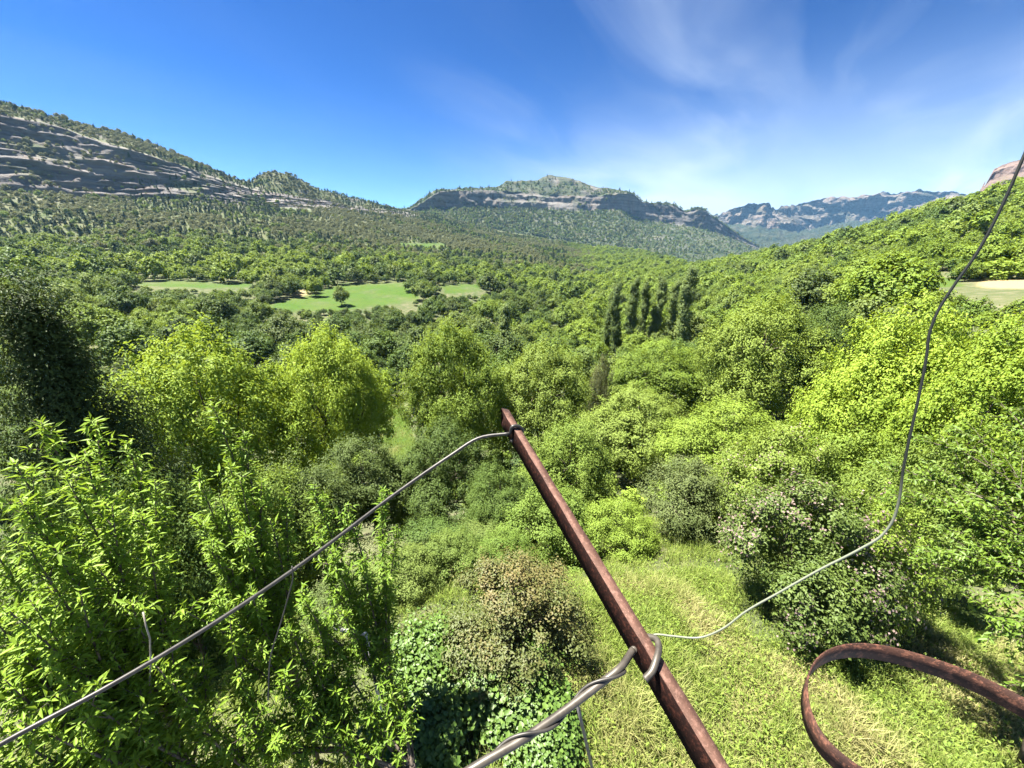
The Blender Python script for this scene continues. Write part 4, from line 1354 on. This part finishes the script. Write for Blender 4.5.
# bent hoop of flat rusty iron
hp = [(1075, 728), (1024, 698), (980, 676), (930, 657.5), (890, 647), (860, 643.5), (836, 647), (817, 659), (808.5, 677), (808, 697), (813, 716), (826, 738), (850, 760), (885, 780), (930, 800)]
def hoop():
    hz_ = -.42
    pts = []
    for a, b in hp:
        v_ = ray(a, b)
        pts.append(v_ * (hz_ / v_[2]))
    c = smooth_path(pts, 120)
    tg = unit(np.gradient(c, axis=0))
    nn = unit(np.cross(tg, upv))
    th, w = .0014, .0225
    base = c[0]
    A0 = c + nn * th * .5 - base
    A1 = c - nn * th * .5 - base
    sk = np.array([0.0, .0, -w])
    V = np.concatenate([A0, A1, A1 + sk, A0 + sk])
    n = len(c)
    i = np.arange(n - 1)
    Q = []
    for a, b in ((0, 1), (1, 2), (2, 3), (3, 0)):
        Q.append(np.stack([a * n + i, a * n + i + 1, b * n + i + 1, b * n + i], 1))
    Q.append(np.array([[0, n, 2 * n, 3 * n], [n - 1, 4 * n - 1, 3 * n - 1, 2 * n - 1]]))
    tag(obj('iron_hoop', mk_mesh('iron_hoop', V, [np.concatenate(Q)], None, False, RUST2), None, tuple(base)), 'curled strip of flat rusty iron at the lower right corner', 'iron strip')
hoop()

# odds and ends in the garden
GREY = wire_mat('grey_pole', (0.09, 0.085, 0.08), (0.16, 0.15, 0.14), 20, .6, .2)
WHITE = wire_mat('white_pipe', (0.35, 0.34, 0.32), (0.5, 0.49, 0.47), 20, .5, .0)
pa, pb = dep(577, 703, 3.3), dep(596, 785, 3.9)
pe = pa + (pb - pa) * ((gz1(pb[0], pb[1]) - .1 - pa[2]) / (pb[2] - pa[2]))
pathobj('garden_stake', [pa, (pa + pe) / 2, pe], .016, GREY, 'grey stake leaning beside the ivy left of the dry grass', 'stake', n=12, sides=8)
ra, rb = dep(322, 626, 4.6), dep(366, 634, 4.65)
rail, _ = pathobj('garden_rail', [ra, (ra + rb) / 2, rb], .024, WHITE, 'short white rail on two posts showing among the peach leaves', 'rail', n=12, sides=8)
for e in (ra, rb):
    V, F = tube(np.array([e + [0, 0, .01], [e[0], e[1], gz1(e[0], e[1]) - .1]]) - np.array(rail.location), .02, 8)
    obj('post', mk_mesh('post', V, F, {'tone': np.full(len(V), .5)}, True, WHITE), rail)
tw_ = dep(152, 700, 3.6)
pathobj('bent_twig', [dep(143, 612, 2.9), dep(144, 622, 2.9), dep(149, 632, 2.9), dep(150, 645, 2.95), tw_, np.array([tw_[0], tw_[1], gz1(tw_[0], tw_[1])])], .006, PALE_BARK, 'bare bent twig in the dark gap between peach trees', 'twig', n=40, sides=5)

# ------------------------------------------------------------------ air, light, camera
def haze():
    x0, x1, y0, y1, z0, z1 = -4200, 4600, -60, 4300, -60, 620
    zlo = min(-45, 0)
    zl = min(float(v) for v in (gz.min(), -40)) - 200
    V = np.array([(a, b, c) for c in (-420, 450) for b in (y0, y1) for a in (x0, x1)], float)
    F = np.array([(0, 2, 3, 1), (4, 5, 7, 6), (0, 1, 5, 4), (2, 6, 7, 3), (0, 4, 6, 2), (1, 3, 7, 5)])
    t = NT('air')
    v = t.n('ShaderNodeVolumePrincipled')
    v.inputs['Color'].default_value = (0.30, 0.62, 1.0, 1)
    v.inputs['Density'].default_value = 0.000065
    v.inputs['Anisotropy'].default_value = 0.1
    t.l(v.outputs[0], t.out.inputs['Volume'])
    tag(obj('haze', mk_mesh('haze', V, F, None, False, t.m)), 'thin blue summer haze filling the valley', 'haze', None, 'stuff')
haze()

wld = bpy.data.worlds.new('World')
SC.world = wld
wld.use_nodes = True
nt = wld.node_tree
bg = nt.nodes['Background']
sky = nt.nodes.new('ShaderNodeTexSky')
sky.sky_type = 'NISHITA'
sky.sun_disc = False
sky.sun_elevation = SUN_EL
sky.sun_rotation = SUN_AZ
sky.altitude = 700
sky.air_density = 1.0
sky.dust_density = 0.0
sky.ozone_density = 4.0
# high thin cirrus, laid out on the dome of the sky
tc = nt.nodes.new('ShaderNodeTexCoord')
sep = nt.nodes.new('ShaderNodeSeparateXYZ')
nt.links.new(tc.outputs['Generated'], sep.inputs[0])
def wm(op, a, b=0.0, c=0.0):
    n = nt.nodes.new('ShaderNodeMath')
    n.operation = op
    for s, v in zip(n.inputs, (a, b, c)):
        if hasattr(v, 'is_output'):
            nt.links.new(v, s)
        else:
            s.default_value = v
    return n.outputs[0]
den = wm('ADD', wm('MAXIMUM', sep.outputs[2], 0.0), 0.12)
u, v = wm('DIVIDE', sep.outputs[0], den), wm('DIVIDE', sep.outputs[1], den)
cmb = nt.nodes.new('ShaderNodeCombineXYZ')
nt.links.new(wm('ADD', wm('MULTIPLY', u, .20), wm('MULTIPLY', v, .26)), cmb.inputs[0])
nt.links.new(wm('SUBTRACT', wm('MULTIPLY', u, .62), wm('MULTIPLY', v, .50)), cmb.inputs[1])
def wnoise(scale, detail, dist, off):
    n = nt.nodes.new('ShaderNodeTexNoise')
    mp = nt.nodes.new('ShaderNodeMapping')
    mp.inputs['Location'].default_value = off
    nt.links.new(cmb.outputs[0], mp.inputs[0])
    nt.links.new(mp.outputs[0], n.inputs['Vector'])
    n.inputs['Scale'].default_value = scale
    n.inputs['Detail'].default_value = detail
    n.inputs['Distortion'].default_value = dist
    return n.outputs['Fac']
def wramp(v, a, b):
    n = nt.nodes.new('ShaderNodeMapRange')
    nt.links.new(v, n.inputs[0])
    n.inputs[1].default_value = a
    n.inputs[2].default_value = b
    return n.outputs[0]
wisps = wm('MULTIPLY', wramp(wnoise(2.0, 10, 1.1, (3.1, 1.7, 0)), .42, .74), wramp(wnoise(.8, 4, .5, (7.3, 2.2, 0)), .34, .6))
# the veil lies over the right half of the view
azm = wm('ARCTAN2', sep.outputs[0], sep.outputs[1])
side = wramp(azm, -.3, .6)
veil = wm('MULTIPLY', wisps, wm('ADD', wm('MULTIPLY', side, .42), .03))
low = wramp(sep.outputs[2], .42, -.02)
veil2 = wm('MULTIPLY', wm('MULTIPLY', wramp(azm, -.2, .45), wm('MULTIPLY', low, low)), wm('ADD', wm('MULTIPLY', wnoise(.9, 8, .8, (1.3, 5.2, 0)), 1.1), .25))
low2 = wramp(sep.outputs[2], .34, .0)
hor = wm('MULTIPLY', wm('MULTIPLY', low2, low2), .42)       # paler air towards the horizon
bump_ = wm('DIVIDE', wm('SUBTRACT', azm, .36), .26)
glow = wm('MULTIPLY', wm('POWER', 2.718, wm('MULTIPLY', wm('MULTIPLY', bump_, bump_), -1.0)), wm('MULTIPLY', wm('MULTIPLY', low2, low2), wramp(wnoise(1.4, 8, .6, (9.3, 4.2, 0)), .3, .7)))
cf = wm('MINIMUM', wm('ADD', wm('ADD', wm('ADD', veil, veil2), hor), glow), .9)        # with a low bank of thin white cloud
mx = nt.nodes.new('ShaderNodeMix')
mx.data_type = 'RGBA'
nt.links.new(cf, mx.inputs[0])
def vmul(src, k):
    n = nt.nodes.new('ShaderNodeVectorMath')
    n.operation = 'MULTIPLY'
    nt.links.new(src, n.inputs[0])
    n.inputs[1].default_value = k
    return n.outputs[0]
gam = nt.nodes.new('ShaderNodeGamma')                      # deepens the clear mountain blue
gam.inputs[1].default_value = 1.7
nt.links.new(vmul(sky.outputs[0], (.2, .2, .2)), gam.inputs[0])
nt.links.new(vmul(gam.outputs[0], (0.66, 1.6, 2.2)), mx.inputs[6])
mx.inputs[7].default_value = (3.2, 3.6, 4.1, 1)
nt.links.new(mx.outputs[2], bg.inputs[0])
bg.inputs[1].default_value = 0.064

s = Vector((math.sin(SUN_AZ) * math.cos(SUN_EL), math.cos(SUN_AZ) * math.cos(SUN_EL), math.sin(SUN_EL)))
sl = bpy.data.lights.new('sun', 'SUN')
sl.energy = 5.0
sl.angle = math.radians(.53)
sl.color = (1.0, .95, .87)
so = bpy.data.objects.new('sun', sl)
COL.objects.link(so)
so.rotation_euler = s.to_track_quat('Z', 'Y').to_euler()
so.location = s * 50

cam = bpy.data.cameras.new('camera')
cam.sensor_width = 36
cam.lens = 36 * FPX / W
cam.clip_start = .02
cam.clip_end = 9000
co = bpy.data.objects.new('camera', cam)
COL.objects.link(co)
co.rotation_euler = (math.radians(90) - PITCH, 0, 0)
SC.camera = co
vs = SC.view_settings
vs.view_transform = 'Standard'
vs.look = 'None'
vs.exposure = 2.3
vs.gamma = 1
SC.cycles.max_bounces = 6
SC.cycles.diffuse_bounces = 2
SC.cycles.glossy_bounces = 2
SC.cycles.transmission_bounces = 3
SC.cycles.transparent_max_bounces = 4
SC.cycles.volume_bounces = 0
SC.cycles.use_denoising = True
SC.cycles.use_adaptive_sampling = True
SC.cycles.adaptive_threshold = 0.02
